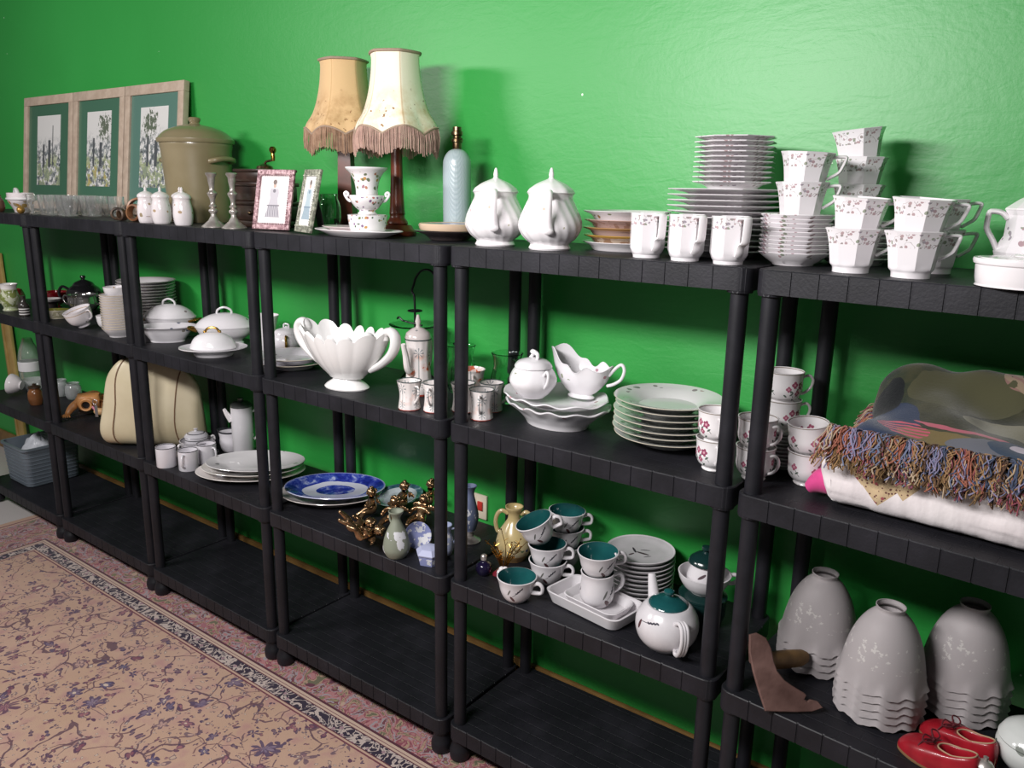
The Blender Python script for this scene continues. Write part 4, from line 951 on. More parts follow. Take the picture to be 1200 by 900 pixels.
# ---- clear glass jugs
JG = GLASS('jug_glass', '#dcefe4', .02)
def glass_jug(label, loc, rz, s):
    r = thing('glass_jug', label, 'jug', loc, rz, 'clear glass jugs')
    b = MB(); wall_lathe(b, [(.034*s, 0), (.036*s, .004), (.048*s, .03), (.050*s, .07), (.042*s, .11), (.046*s, .145*s), (.050*s, .155*s)], .003, 40, lambda a, q, z: (q*(1+.03*cos(14*a)*(1 if .02 < z < .1 else 0)), z)); obj('jug_body', b, JG, r)
    b = MB(); handle(b, 0, [(.046*s, .14*s), (.070*s, .145*s), (.084*s, .11), (.072*s, .06), (.048*s, .04)], .0045); obj('handle', b, JG, r); return r
j = glass_jug('clear glass jug with a looped handle, behind the palm tree sugar bowl', (-.188, .288, Z), radians(150), .95)
dup(j, 'clear glass jug beside the dark back posts, behind the palm tree cups', (-.006, .286, Z), radians(-25), 'clear glass jugs')

# ---- scalloped dishes, small tureen and sauce boat
ROS = ['#c08a96', '#b98f9a', '#9aa08a', '#d0a8b0']
RC = china('rose_spray_china', '#eae7ea', [('sprig', 'r', .10, .14, 30, ROS, .18, .5)])
def scallop(ax, ay, n_, amp): return lambda a, r, z: (oval(ax, ay)(a, r, z)[0]*(1+amp*max(0, (r-.6)/.4)*abs(cos(n_*a/2))), z+.004*max(0, (r-.8)/.2)*cos(n_*a))
dx, dy = .236, .195
b = MB(); b.lathe([(0, .003), (.54, .003), (.55, 0), (.60, 0), (.62, .006)]+sm([(.66, .014), (.80, .034), (.96, .052), (1.0, .057)], 4)+[(1.0, .060), (.97, .060), (.80, .040), (.62, .014), (0, .012)], 96, 0, scallop(.152, .115, 12, .03))
solo('scalloped_bowl', b, RC, 'white scalloped oval bowl under the rose sprayed platter', 'bowl', (dx, dy, Z), radians(-6))
b = MB(); b.lathe([(0, .002), (.55, .002), (.57, 0), (.60, .001), (.78, .010), (.97, .024), (1.0, .0265), (.98, .029), (.78, .016), (.6, .007), (0, .006)], 96, 0, scallop(.150, .110, 10, .025))
solo('scalloped_platter', b, RC, 'white scalloped platter carrying the small tureen and sauce boat', 'platter', (dx-.008, dy, Z+.052), radians(4), rot=(radians(2), radians(1), radians(4)))
zt = Z+.0725
RT_ = china('rose_band_china', '#ece9ec', [('sprig', 'z', .052, .072, 46, ROS, .26, .35)])
r = thing('small_tureen', 'small round white tureen with lid, on the scalloped platter', 'tureen', (dx-.056, dy-.038, zt), radians(-25))
b = MB(); b.lathe([(0, 0), (.030, 0), (.034, .004)]+sm([(.042, .010), (.060, .034), (.063, .052), (.055, .072), (.046, .082)], 4)+[(0, .082)], 64, 0, lambda a, q, z: (q*(1+.018*abs(cos(4*a))), z)); obj('tureen_body', b, RT_, r)
b = MB(); b.lathe(sm([(.049, .0815), (.050, .086), (.040, .098), (.020, .105), (.008, .107)], 3)+[(0, .1075)], 48, 0, lambda a, q, z: (q*(1+.02*abs(cos(4*a))), z)); obj('lid', b, RC, r)
b = MB(); b.tube(cr([(-.020, 0, .103), (-.010, .006, .116), (0, -.004, .124), (.012, .004, .118), (.020, 0, .104)], 5), [.0035+.003*sin(pi*i/20) for i in range(21)], 8); b.ball((0, 0, .121), .009, 10, sc=(1.3, .8, .8)); obj('knob', b, RC, r)
for q in (0, pi):
    b = MB(); handle(b, q, [(.056, .068), (.072, .082), (.080, .070), (.074, .050), (.060, .036)], .0042); obj('handle', b, RC, r)
r = thing('sauce_boat', 'white sauce boat with wavy high lip and looped handle, behind the small tureen', 'sauce boat', (dx+.044, dy+.046, zt), radians(2))
def boat(a, q, z):
    t = max(0, min(1, (z-.01)/.07)); k = max(0, cos(a-pi)); return oval(.090, .052)(a, q, z)[0], z+t*t*(.052*k**1.5+.010*max(0, cos(a))+.007*cos(7*a))
b = MB(); b.lathe([(0, 0), (.42, 0), (.44, .004), (.36, .010)]+sm([(.50, .018), (.82, .045), (.98, .074), (1.03, .080)], 4)+[(1.0, .081), (.9, .06), (.5, .026), (0, .018)], 72, 0, boat); obj('boat_body', b, RT_, r, 50)
b = MB(); handle(b, 0, [(.082, .070), (.102, .094), (.118, .104), (.126, .090), (.118, .066), (.098, .050), (.078, .042)], .0044); obj('handle', b, RC, r)

# ---- pile of shallow plates
MP = china('rim_garland_plate', '#d9dad8', [('sprig', 'r', .104, .122, 40, ['#8f8088', '#7d8a80', '#a8908f', '#85857d'], .30, .3), ('line', 'r', .1335, .2, '#cfc6b4')])
M_MP = plate_mb(.135, .030, .070, .004, 0, 72).mesh('dinner_plate', [MP], 30)
stack(lambda l, p, a, g: solo('dinner_plate', M_MP, None, l, 'plate', p, a, g), 7, .540, .235, Z, .0152, 'white garland-rimmed plate', 'the pile beside the sauce boat', 'garland rimmed plates', .003, 0, 1.0, 2)

# ---- pink-flowered cups
def flower_mat(name, flip=0):
    n = NT(name); x, y, z = n.xyz(); c = lin('#ece8e9'); an = n.math('ARCTAN2', y, x)
    for (a0, h0, R_, col, pet) in ((-1.15, .050, .0085, '#a4556f', 4), (-.72, .047, .0095, '#964a66', 5), (-.95, .030, .0075, '#a4556f', 4), (-1.5, .040, .007, '#ac627a', 4), (1.2, .048, .009, '#a4556f', 5), (1.7, .044, .008, '#964a66', 4), (2.9, .046, .009, '#a4556f', 5), (-2.6, .044, .008, '#ac627a', 4), (.3, .046, .0085, '#a4556f', 5)):
        u = n.math('MULTIPLY', n.math('SUBTRACT', an, a0), .043); v = n.math('SUBTRACT', z, h0)
        rr = n.math('SQRT', n.math('ADD', n.math('MULTIPLY', u, u), n.math('MULTIPLY', v, v))); th = n.math('ARCTAN2', v, u)
        # stalk and leaves below each flower
        st = n.mul(n.below(n.math('ABSOLUTE', n.math('ADD', u, n.math('MULTIPLY', v, .7))), .0007), n.band(v, -.020, 0)); c = n.mix(st, c, '#4d5a52')
        for (du, dv, k) in ((.008, -.012, 1), (-.007, -.016, -1)):
            uu = n.math('SUBTRACT', u, du); ww = n.math('SUBTRACT', v, dv); p_ = n.math('ADD', n.math('MULTIPLY', uu, .8), n.math('MULTIPLY', ww, .6*k)); q_ = n.math('SUBTRACT', n.math('MULTIPLY', ww, .8), n.math('MULTIPLY', uu, .6*k))
            c = n.mix(n.below(n.math('ADD', n.math('MULTIPLY', n.math('MULTIPLY', p_, p_), 40000), n.math('MULTIPLY', n.math('MULTIPLY', q_, q_), 240000)), 1), c, '#55635a')
        lob = n.math('MULTIPLY', n.math('ADD', n.math('MULTIPLY', n.math('ABSOLUTE', n.math('COSINE', n.math('MULTIPLY', th, pet/2))), .35), .65), R_)
        c = n.mix(n.below(rr, lob), c, col); c = n.mix(n.below(rr, R_*.30), c, '#d9a3b0')
    c = n.mix(n.band(z, .0725, .0745), c, '#8f8478')
    return n.fin(c, .14, coat=.3)
FLC = flower_mat('pink_flower_china')
def fcup(label, loc, rz, g, rot=None):
    r = thing('flowered_cup', label, 'cup', loc, rz, g, rot)
    b = MB(); wall_lathe(b, [(.024, 0), (.026, .003), (.0245, .008), (.034, .016), (.0405, .032), (.0405, .05), (.0415, .066), (.0435, .0755)], .0022, 48); obj('cup_body', b, FLC, r)
    b = MB(); handle(b, 0, [(.041, .062), (.054, .066), (.0625, .056), (.060, .040), (.050, .028), (.039, .022)], .0033); obj('handle', b, FLC, r); return r
G_ = 'pink-flowered cups'
x, y = at(1, 943, 571, .025)
f0 = fcup('lower cup of the pink-flowered pair touching the white quilt', (x, y, Z), radians(35), G_)
dup(f0, 'upper cup of the pink-flowered pair touching the white quilt', (x-.002, y, Z+.0655), 0, G_, (radians(4), radians(-5), radians(30)))
dup(f0, 'lower pink-flowered cup of the pair beside the plate pile', (.715, .122, Z), radians(-60), G_)
dup(f0, 'upper pink-flowered cup of the pair beside the plate pile', (.715, .122, Z+.0655), radians(-60), G_)
dup(f0, 'lower pink-flowered cup with its handle showing beside the unit post', (.810, .122, Z), radians(-20), G_)
dup(f0, 'upper pink-flowered cup of the pair beside the unit post', (.809, .122, Z+.0655), radians(-20), G_)
def fsauc():
    b = MB(); b.lathe([(0, .001), (.036, .001), (.037, 0), (.041, 0), (.043, .003), (.058, .008), (.076, .018), (.077, .0195), (.0755, .0205), (.057, .0115), (.042, .006), (0, .006)], 56); return b
M_FS = fsauc().mesh('saucer', [china('flower_saucer', '#dcdcdc', [('sprig', 'r', .045, .072, 40, ['#9a4f6a', '#6a7a70'], .2, .6)])], 30)
stack(lambda l, p, a, g: solo('saucer', M_FS, None, l, 'saucer', p, a, g), 10, .824, .258, Z, .0084, 'thin flowered saucer', 'the pile carrying the back cup pair', 'flowered saucers', .002, 0, 2, 9)
zs = Z+9*.0084+.0066
dup(f0, 'lower pink-flowered cup of the pair standing on the saucer pile', (.816, .250, zs+.001), radians(30), G_)
dup(f0, 'upper pink-flowered cup of the pair standing on the saucer pile', (.816, .250, zs+.0665), radians(30), G_)
# ================================================================== QUILT AND THROW (second shelf, end unit)
Z = T[1]+.0005
QA = atan2(-.060, 1)
def quilt():
    n = NT('white_quilting'); x, y, z = n.xyz()
    c = n.mix(n.ramp(n.noise(7, 4)[0], [(.4, '#000000'), (.7, '#ffffff')]), '#e9dfe0', '#f0e8e8')
    def dia(cx, cz, w_, h_): return n.below(n.math('ADD', n.math('DIVIDE', n.math('ABSOLUTE', n.math('SUBTRACT', x, cx)), w_), n.math('DIVIDE', n.math('ABSOLUTE', n.math('SUBTRACT', z, cz)), h_)), 1)
    pm = n.mul(n.math('MAXIMUM', n.math('MAXIMUM', dia(.118, .082, .048, .052), dia(.162, .094, .036, .042)), dia(.085, .100, .036, .036)), n.below(y, .12))
    d, vc = n.voro(150); pat = n.mix(n.below(d, .32), '#c9b08c', '#6d4a44'); d2, v2 = n.voro(62); pat = n.mix(n.mul(n.below(d2, .2), n.above(n.red(v2)[0], .5)), pat, '#a3565a')
    c = n.mix(pm, c, pat)
    f1, _ = n.noise(26, 3, vec=n.map((1, .35, .35))); f2, _ = n.noise(120, 2)
    n.bump(n.math('ADD', f1, n.math('MULTIPLY', f2, .12)), .45, .008)
    m = n.fin(c, .9, spec=.1, sheen=.3)
    r = thing('quilt', 'folded white patchwork quilt with a bright pink lining under the fringed throw', 'quilt', (.966, .050, Z), QA)
    L, D, H = .560, .295, .122; rings = []; N_ = 64; rg = random.Random(4)
    from mathutils import noise as mn
    for i in range(65):
        u = i/64; e = min(u, 1-u)*L; k = sqrt(max(0, 1-(1-min(1, e/.035))**2))*.5+.5 if e < .035 else 1.0
        if i in (0, 64): k = .42
        ring = []
        for j in range(N_):
            a = 2*pi*j/N_; ca, sa = cos(a), sin(a)
            yy = D/2+D/2*(abs(ca)**.42)*(1 if ca > 0 else -1)*(.93+.07*k); zz = H/2+H/2*(abs(sa)**.55)*(1 if sa > 0 else -1)*k
            w = mn.noise(Vector((u*9, yy*9, zz*14)))*.005+mn.noise(Vector((u*26, yy*6, zz*22)))*.0028
            fold = -.006*exp(-((zz-H*.34-.012*sin(u*5))/.006)**2) if ca < 0 else 0
            zz2 = max(.0008, zz+w*(.6 if zz > .02 else 0)); ring.append((u*L+(.012*sin(zz*40) if i < 3 else 0), yy-w-fold*(-1 if ca > 0 else 1)*-1, zz2))
        rings.append(ring)
    b = MB(); b.loft(rings); obj('quilt_body', b, m, r, 60)
    b = MB(); rings = []
    for i in range(13):
        u = i/12; s = sqrt(max(.02, 1-(2*u-.9)**2 if u < .5 else 1)); ring = []
        for j in range(24):
            a = 2*pi*j/24; ring.append((-.030+.05*u-.008*sin(a), .030+.060*s*(cos(a)*.5+.5), .008+.062*s*(sin(a)*.5+.5)*(1-.3*(1-u))))
        rings.append(ring)
    b.loft(rings); obj('pink_lining', b, M('pink_cotton', '#d8478a', .85, var=('#c23a7a', 20), sheen=.2), r, 60)
    return r
quilt()
def throw():
    n = NT('woven_tapestry'); x, y, z = n.xyz(); _, nc = n.noise(9, 3); w = n.mix(.05, n.obj(), nc, 'ADD')
    wx = n.n('ShaderNodeSeparateXYZ'); n.l(w, wx.inputs[0]); X_, Y_ = wx.outputs[0], wx.outputs[1]
    f, _ = n.noise(6, 4, .6); c = n.ramp(f, [(.3, '#1f2418'), (.45, '#333424'), (.55, '#45442f'), (.68, '#2a3428')])
    def ell(cx, cy, rx, ry, rot=0):
        a = n.math('SUBTRACT', X_, cx+.025); b_ = n.math('SUBTRACT', Y_, cy+.025); ca, sa = cos(rot), sin(rot)
        p = n.math('ADD', n.math('MULTIPLY', a, ca), n.math('MULTIPLY', b_, sa)); q = n.math('SUBTRACT', n.math('MULTIPLY', b_, ca), n.math('MULTIPLY', a, sa))
        p = n.math('DIVIDE', p, rx); q = n.math('DIVIDE', q, ry); return n.below(n.math('ADD', n.math('MULTIPLY', p, p), n.math('MULTIPLY', q, q)), 1)
    c = n.mix(ell(.17, .20, .10, .06), c, '#4f4e38'); c = n.mix(ell(.30, .10, .12, .03, -.2), c, '#7d7a66')
    c = n.mix(ell(.045, .075, .075, .085), c, '#2b3852'); c = n.mix(ell(.02, .16, .05, .06), c, '#1b1e20')
    c = n.mix(ell(.16, .035, .075, .022, -.1), c, '#75653f'); c = n.mix(ell(.25, .02, .06, .02), c, '#666870')
    st = n.above(n.math('SINE', n.math('MULTIPLY', Y_, 620)), -.1); c = n.mix(n.mul(ell(.10, .048, .05, .026, -.2), st), c, '#c2566a')
    c = n.mix(ell(.205, .062, .10, .006, -.22), c, '#b5606e'); c = n.mix(ell(.30, .028, .045, .022), c, '#3c4a5c'); c = n.mix(ell(.315, .034, .028, .013), c, '#c9bfcb')
    c = n.mix(ell(.345, .026, .017, .014), c, '#c05a4c'); c = n.mix(ell(.385, .012, .045, .035), c, '#aaa4b6')
    lf, _ = n.noise(30, 3); leaf = n.mul(ell(.30, .26, .075, .055, .3), n.below(lf, .56)); c = n.mix(leaf, c, '#94806c')
    c = n.mix(n.mul(leaf, n.above(n.math('SINE', n.math('MULTIPLY', n.math('ADD', X_, Y_), 260)), .6)), c, '#8a6a62')
    wv = n.math('MULTIPLY', n.math('SINE', n.math('MULTIPLY', x, 2600)), n.math('SINE', n.math('MULTIPLY', y, 2600)))
    n.bump(n.math('ADD', n.math('MULTIPLY', wv, .3), n.noise(200, 2)[0]), .5, .0015)
    m = n.fin(c, .95, spec=.05, sheen=.25)
    r = thing('throw_blanket', 'folded dark tapestry throw with long multicoloured fringe lying on the white quilt', 'blanket', (1.000, .046, Z+.1285), QA)
    from mathutils import noise as mn
    L = .510; rings = []
    def prof(u):
        b0 = [(.014, .003), (.000, .012), (-.004, .030), (.006, .046), (.04, .058), (.09, .070), (.15, .086), (.20, .108), (.245, .142), (.270, .146), (.292, .120), (.300, .06), (.296, .003)]
        e = min(1, u*L/.085); s = (sqrt(1-(1-e)**2)*.74+.26)*.95
        return [(yy, .003+(zz-.003)*s) for yy, zz in b0]
    for i in range(81):
        u = i/80; q = cr([(a, b_, 0) for a, b_ in prof(u)], 4); ring = []
        for k, p in enumerate(q):
            yy, zz = p.x, p.y
            fold = .007*sin(yy*30+u*14)*min(1, zz/.05)+mn.noise(Vector((u*8, yy*10, 3)))*.012*min(1, max(0, (zz-.02)/.05))
            lay = -.004*exp(-((zz-.022)/.004)**2) if yy < .02 else 0
            ring.append((u*L+.018*sin(yy*16)*(1-min(1, u*6)), yy-lay, max(.001, zz+fold)))
        for k in range(1, 16):
            t = k/16; ring.append((u*L+.018*sin(.296*(1-t)*16)*(1-min(1, u*6)), .296*(1-t)+.014*t, .002))
        rings.append(ring)
    b = MB(); b.loft(rings); obj('woven_cloth', b, m, r, 60)
    cols = ['#6b748e', '#97744e', '#543a28', '#84404e', '#837d9a', '#b09c84', '#424d66', '#6f5430', '#9c5e4a']
    mats = [M('yarn_'+k, h, .95, sheen=.3) for k, h in zip(('slate', 'tan', 'brown', 'rose', 'lavender', 'cream', 'navy', 'ochre', 'coral'), cols)]
    b = MB(); rg = random.Random(8)
    def strand(p0, d, L_, ci, sw):
        p0 = Vector(p0); d = Vector(d).normalized(); side = Vector((-d.y, d.x, 0)); pts = []
        ph = rg.uniform(0, 6); am = rg.uniform(.002, .008)
        for k in range(7):
            t = k/6; o = d*(.022*sqrt(t)+.016*t)+side*(sw*t+am*sin(ph+t*rg.uniform(5, 12)))+Vector((0, 0, .010*sin(pi*min(1, t*1.6))-L_*t**1.35)); pts.append(p0+o)
        b.tube(cr(pts, 2), rg.uniform(.0009, .0015), 5, ci)
    for lay, (zz, off, n_, LL) in enumerate(((.040, .0, 54, .040), (.020, -.004, 60, .046))):
        for g in range(n_):                                # along the front
            xx = L*(g+rg.uniform(.1, .9))/n_-.01; c0 = rg.choice((0, 1, 4, 5, 6, 2, 8) if lay == 0 else (1, 2, 7, 7, 3, 5, 2)); sw = rg.uniform(-.022, .022)
            for s in range(12): strand((xx+rg.uniform(-.006, .006), .002+off+rg.uniform(-.004, .004), zz+rg.uniform(-.006, .006)), (rg.uniform(-.3, .3), -1, 0), LL*rg.uniform(.7, 1.2), c0 if rg.random() < .7 else rg.randrange(9), sw+rg.uniform(-.006, .006))
    for lay, (zz, LL) in enumerate(((.020, .030), (.008, .040))):
        for g in range(26):                                # round the folded end
            yy = .30*(g+rg.uniform(.1, .9))/26-.005; c0 = rg.choice((0, 1, 3, 4, 5, 3, 8) if yy < .15 else (3, 5, 3, 5, 8)); sw = rg.uniform(-.015, .015)
            for s in range(11): strand((.012+rg.uniform(-.006, .006)+.018*sin(yy*16), yy+rg.uniform(-.005, .005), zz+rg.uniform(-.004, .006)), (-1, rg.uniform(-.4, .25), 0), LL*rg.uniform(.5, 1.1), c0 if rg.random() < .7 else rg.randrange(9), sw)
    o = obj('fringe', b, mats, r, 60); o['kind'] = 'stuff'
throw()

# ================================================================== THIRD SHELF
Z = T[2]+.0005
# ---- far unit: bowl on its side, glass cloche, glass bowl, brown jar
b = MB(); wall_lathe(b, [(.022, 0), (.023, .006), (.034, .018), (.048, .040), (.053, .058)], .003, 40)
solo('white_bowl', b, china('speckled_bowl_china', '#ece6e8', [('sprig', 'z', .02, .05, 40, ['#8aa090', '#a0a8b0'], .2, .6)]), 'white bowl lying on its side on the far unit, foot towards the room', 'bowl', (-3.035, .145, Z+.0530), 0, None, (radians(-90+8), radians(0), radians(128)))
r = thing('glass_cloche', 'tall clear glass lantern with a white band on the far unit', 'lantern', (X(36, 435, .27), .27, Z))
b = MB(); b.lathe([(0, 0), (.056, 0), (.058, .012), (.050, .020), (0, .021)], 32); obj('base', b, M('grey_metal_base', '#55575a', .4, .5), r)
b = MB(); wall_lathe(b, [(.050, .021), (.054, .05), (.054, .14), (.046, .19), (.030, .235), (.022, .26)], .0025, 40); obj('glass_body', b, GLASS('lantern_glass', '#eef4f0', .03, .85), r)
b = MB(); b.lathe([(.0545, .085), (.0560, .087), (.0560, .135), (.0545, .137), (.0545, .085)], 40); obj('white_band', b, M('white_paper', '#e6e4e6', .7), r)
b = MB(); wall_lathe(b, [(.026, 0), (.028, .004), (.045, .02), (.055, .045), (.058, .065)], .003, 40, lambda a, q, z: (q*(1+.02*cos(14*a)), z))
solo('glass_bowl', b, GLASS('bowl_glass', '#f0f2f2', .04, .7), 'clear glass bowl in front of the lantern on the far unit', 'bowl', (X(42, 465, .225), .225, Z), 0)
r = thing('brown_jar', 'small brown glazed jar beside the shelf post on the far unit', 'jar', (X(42, 468, .11), .11, Z))
b = MB(); wall_lathe(b, [(.026, 0), (.028, .004), (.034, .03), (.033, .06), (.025, .078), (.027, .085)], .003, 32); obj('jar_body', b, M('toffee_glaze', '#8a5a36', .2, var=('#6b4226', 10), coat=.4), r)
b = MB(); b.lathe([(0, .0855), (.029, .086), (.028, .092), (.008, .098), (.009, .106), (0, .108)], 24); obj('lid', b, M('dark_lid', '#3a2a20', .4), r)
# ---- glassware and a red bead ring behind the doll
for (px, y, h, rr_, lab) in ((70, .27, .085, .034, 'clear glass jar behind the doll, next to the shelf post'), (84, .285, .080, .038, 'clear glass jar behind the doll, second from the shelf post')):
    b = MB(); wall_lathe(b, [(rr_*.8, 0), (rr_*.85, .004), (rr_, .02), (rr_, h*.7), (rr_*.8, h*.9), (rr_*.85, h)], .003, 32)
    solo('glass_jar', b, GLASS('jar_glass_%d' % px, '#eceff0', .05, .6), lab, 'jar', (X(px, 440, y), y, Z), 0, 'glass jars behind the doll')
b = MB(); b.tube([(.040*cos(2*pi*k/20), .028*sin(2*pi*k/20), .010+.018*(1+sin(2*pi*k/20*1+1))) for k in range(20)], .0095, 8, closed=True)
solo('bead_ring', b, M('coral_red', '#b84a32', .35, var=('#8f3424', 60)), 'coral red ring of beads between the glass jars and the handbag', 'beads', (X(99, 462, .285), .285, Z+.0005), .4)

# ---- jointed baby doll without a head
SKIN = M('doll_vinyl', '#d49a62', .4, var=('#c4854e', 9), coat=.15, sss=.05); PINK = M('doll_nail', '#d88aa0', .4)
dx_, dy_ = at(2, 92, 494, .045); da = radians(-38)
r = thing('baby_doll', 'headless tan baby doll lying beside the cream handbag, neck opening towards the room', 'doll', (dx_, dy_+.055, Z+.009), da)
# local: +x points at the camera, the trunk runs back along -x
V = [(-.060, 0, .056), (-.015, 0, .058), (.020, 0, .060), (.038, 0, .060), (-.105, 0, .052), (.000, -.052, .056), (.008, -.074, .040), (.022, -.086, .018), (.032, -.090, .012),
     (.000, .052, .056), (.004, .078, .048), (.010, .094, .030), (-.125, .035, .046), (-.090, .075, .040), (-.030, .098, .026), (-.125, -.034, .046), (-.150, -.060, .030), (-.165, -.085, .022)]
E_ = [(0, 1), (1, 2), (2, 3), (0, 4), (1, 5), (5, 6), (6, 7), (7, 8), (1, 9), (9, 10), (10, 11), (4, 12), (12, 13), (13, 14), (4, 15), (15, 16), (16, 17)]
RD = [(.046, .044), (.048, .045), (.036, .036), (.030, .030), (.044, .042), .022, .019, .014, .011, .022, .018, .014, .026, .024, .020, .026, .024, .02]
b = skin(V, E_, RD, 2); obj('body', b, SKIN, r, 80)
for k in range(5):
    a = -.9+.45*k; b = MB(); b.tube(cr([(.034, -.090+.004*(k-2), .0125), (.034+.010*cos(a*.5), -.092+.0075*(k-2), .011), (.034+.018*cos(a*.5), -.092+.0095*(k-2), .0055)], 3), [.0048-.0003*j for j in range(7)], 8); obj('finger', b, SKIN, r)
b = MB(); b.lathe([(.021, -.004), (.026, .000), (.0285, .004), (.026, .008), (.019, .006), (.016, .0)], 32, 0, None, Matrix.Translation((.052, 0, .060)) @ Matrix.Rotation(pi/2, 4, 'Y')); obj('neck_ring', b, SKIN, r)
b = MB(); b.lathe([(0, -.012), (.017, -.012), (.0195, .004), (.0175, .0045), (.015, -.008), (0, -.009)], 28, 0, None, Matrix.Translation((.052, 0, .060)) @ Matrix.Rotation(pi/2, 4, 'Y')); obj('neck_opening', b, M('hollow_shade', '#1d1412', .8), r)  # dark colour paints the shade inside the hollow neck
V = [(0, 0, .030), (.045, .004, .030), (.080, .004, .026), (.100, -.004, .030), (.108, -.012, .042)]
lg = skin(V, [(0, 1), (1, 2), (2, 3), (3, 4)], [.030, .027, .019, .020, .014], 2)
o = obj('leg', lg, M('doll_leg_vinyl', '#dcae7c', .4, coat=.15), r, 80); o.location = (.022, .138, .001); o.rotation_euler = (0, 0, radians(-62))
for k in range(4):
    b = MB(); b.ball((.112-.001*k, -.020+.008*k, .050-.004*k), .0058-.0004*k, 10); q = obj('toe', b, PINK, o)

# ---- cream handbag
LEA = M('cream_leather', '#d9ccae', .38, var=('#cbbd9c', 6), bump=(14, .12, .006), coat=.1)
r = thing('handbag', 'large cream leather handbag with brown piping, standing across two shelving units', 'handbag', (-1.885, .062, Z+.0035), radians(36))
def bag_ring(u, grow=0):
    # u runs along the bag's length; upright oval section that leans in towards the top
    e = min(1, u/.26, (1-u)/.30 if u > .7 else 9); s = .50+.50*sqrt(max(0, 1-(1-e)**2))
    H = (.368 if u < .45 else .368-.09*((u-.45)/.55)**2)*(.74+.26*s); W = .072*s+grow; o = []
    for j in range(40):
        a = 2*pi*j/40; ca, sa = cos(a), sin(a); t = .5+.5*(abs(sa)**.7)*(1 if sa > 0 else -1); zz = H*t
        w = W*(abs(ca)**.75)*(1 if ca > 0 else -1)*(1-.52*t**1.6)*(1+.10*sin(zz*22+u*7)+.07*sin(u*19+zz*11)*(1-t))
        o.append((-.080+.44*u+.018*sin(zz*9)*(1 if u < .5 else -.6)+(.05*(t-.3)+.045*(2*t-1)**4)*(1-u), w, max(.0008, zz+(.006*sin(u*16)*t)+grow*.4)))
    return o
b = MB(); b.loft([bag_ring(.0)]+[bag_ring(k/40) for k in range(1, 41)]); obj('bag_body', b, LEA, r, 70)
PIP = M('brown_piping', '#7d5f48', .5)
for u in (.155, .80):
    b = MB(); q = bag_ring(u, .0012); b.tube([q[k] for k in list(range(40))], .0028, 6, closed=True); obj('piping', b, PIP, r)
b = MB(); b.tube(cr([(.05, .004, .36), (.08, .030, .378), (.16, .040, .372), (.24, .030, .372), (.30, .004, .345)], 6), .0075, 10, flat=1.3); obj('carry_strap', b, LEA, r)
b = MB(); b.box((-.070, -.046, .15), (.012, .004, .05), .0015); b.tube([(-.070+.010*cos(2*pi*k/14), -.049, .19+.010*sin(2*pi*k/14)) for k in range(14)], .0016, 6, closed=True); obj('strap_tab', b, M('grey_tab', '#8f8d90', .3, .6), r)

# ---- black-rimmed white mugs, creamer, pot, bowls
RIMD = '#3a3a40'
MW = china('black_rim_china', '#e6e2e8', [('line', 'z', .0765, .0795, RIMD)])
def wmug(label, px, py, hz, g='white mugs with a black rim line'):
    x, y = at(2, px, py, .035); r = thing('rimmed_mug', label, 'mug', (x, y, Z), radians(hz), g)
    b = MB(); b.lathe([(0, .002), (.030, .002), (.032, 0), (.036, 0), (.0375, .003), (.0375, .079), (.0365, .080), (.0350, .079), (.0350, .006), (0, .005)], 44); obj('mug_body', b, MW, r)
    b = MB(); handle(b, 0, [(.037, .066), (.050, .068), (.058, .056), (.057, .036), (.048, .022), (.037, .020)], .0036, 1.2); obj('handle', b, MW, r)
wmug('white black-rimmed mug nearest the shelf post, handle hidden', 196, 549, 130)
wmug('white black-rimmed mug with its handle facing the room', 222, 553, -55)
wmug('white black-rimmed mug beside the oval platters', 243, 545, 5)
cx_, cy_ = at(2, 267, 532, .028); CW = china('black_rim_jug', '#e4e0e6', [('line', 'z', .078, .092, RIMD)])
r = thing('creamer', 'white creamer with a dark rim line and ring handle, behind the rimmed mugs', 'creamer', (cx_-.016, cy_+.026, Z), radians(35))
def lip(a, q, z): k = max(0, cos(a-pi))**6*max(0, (z-.05)/.035); return q*(1+.28*k), z+.006*k
b = MB(); b.lathe([(0, .002), (.028, .002), (.030, 0), (.033, .0)]+sm([(.038, .012), (.043, .035), (.040, .060), (.0415, .084)], 3)+[(.0395, .085), (.037, .06), (.038, .015), (0, .006)], 56, 0, lip); obj('jug_body', b, CW, r)
b = MB(); handle(b, 0, [(.040, .072), (.056, .074), (.064, .055), (.054, .036), (.041, .034)], .0038); obj('handle', b, CW, r)
r = thing('coffee_pot', 'tall white cylindrical coffee pot with a dark lid, behind the shelf posts', 'coffee pot', (X(284, 500, .305), .305, Z), radians(60))
b = MB(); b.lathe([(0, 0), (.040, 0), (.0425, .004), (.0425, .20), (.0405, .206), (.0385, .205), (.039, .02), (0, .012)], 44); obj('pot_body', b, china('ribbed_pot_china', '#d9d6da'), r)
b = MB(); b.lathe([(0, .2055), (.043, .206), (.042, .214), (.030, .224), (.010, .228), (.012, .240), (0, .243)], 36); obj('lid', b, M('pewter_lid', '#6f7472', .3, .6), r)
b = MB(); handle(b, 0, [(.041, .18), (.065, .185), (.075, .15), (.070, .09), (.041, .06)], .0048); obj('handle', b, PORC, r)
b = MB(); P = polar(pi, [(.040, .15), (.055, .175), (.066, .20)]); b.tube(cr(P, 5), [.014-.008*i/10 for i in range(11)], 10); obj('spout', b, PORC, r)
sx_, sy_ = X(229, 500, .172), .172
GPW = china('grey_china', '#d5d2d8', [('line', 'r', .075, .2, '#4a4a50')])
b = plate_mb(.084, .014, .05, .0035, 0, 56); solo('plate', b, GPW, 'flat white plate with a dark rim line under the two-handled bowl', 'plate', (sx_-.01, sy_+.004, Z), 0)
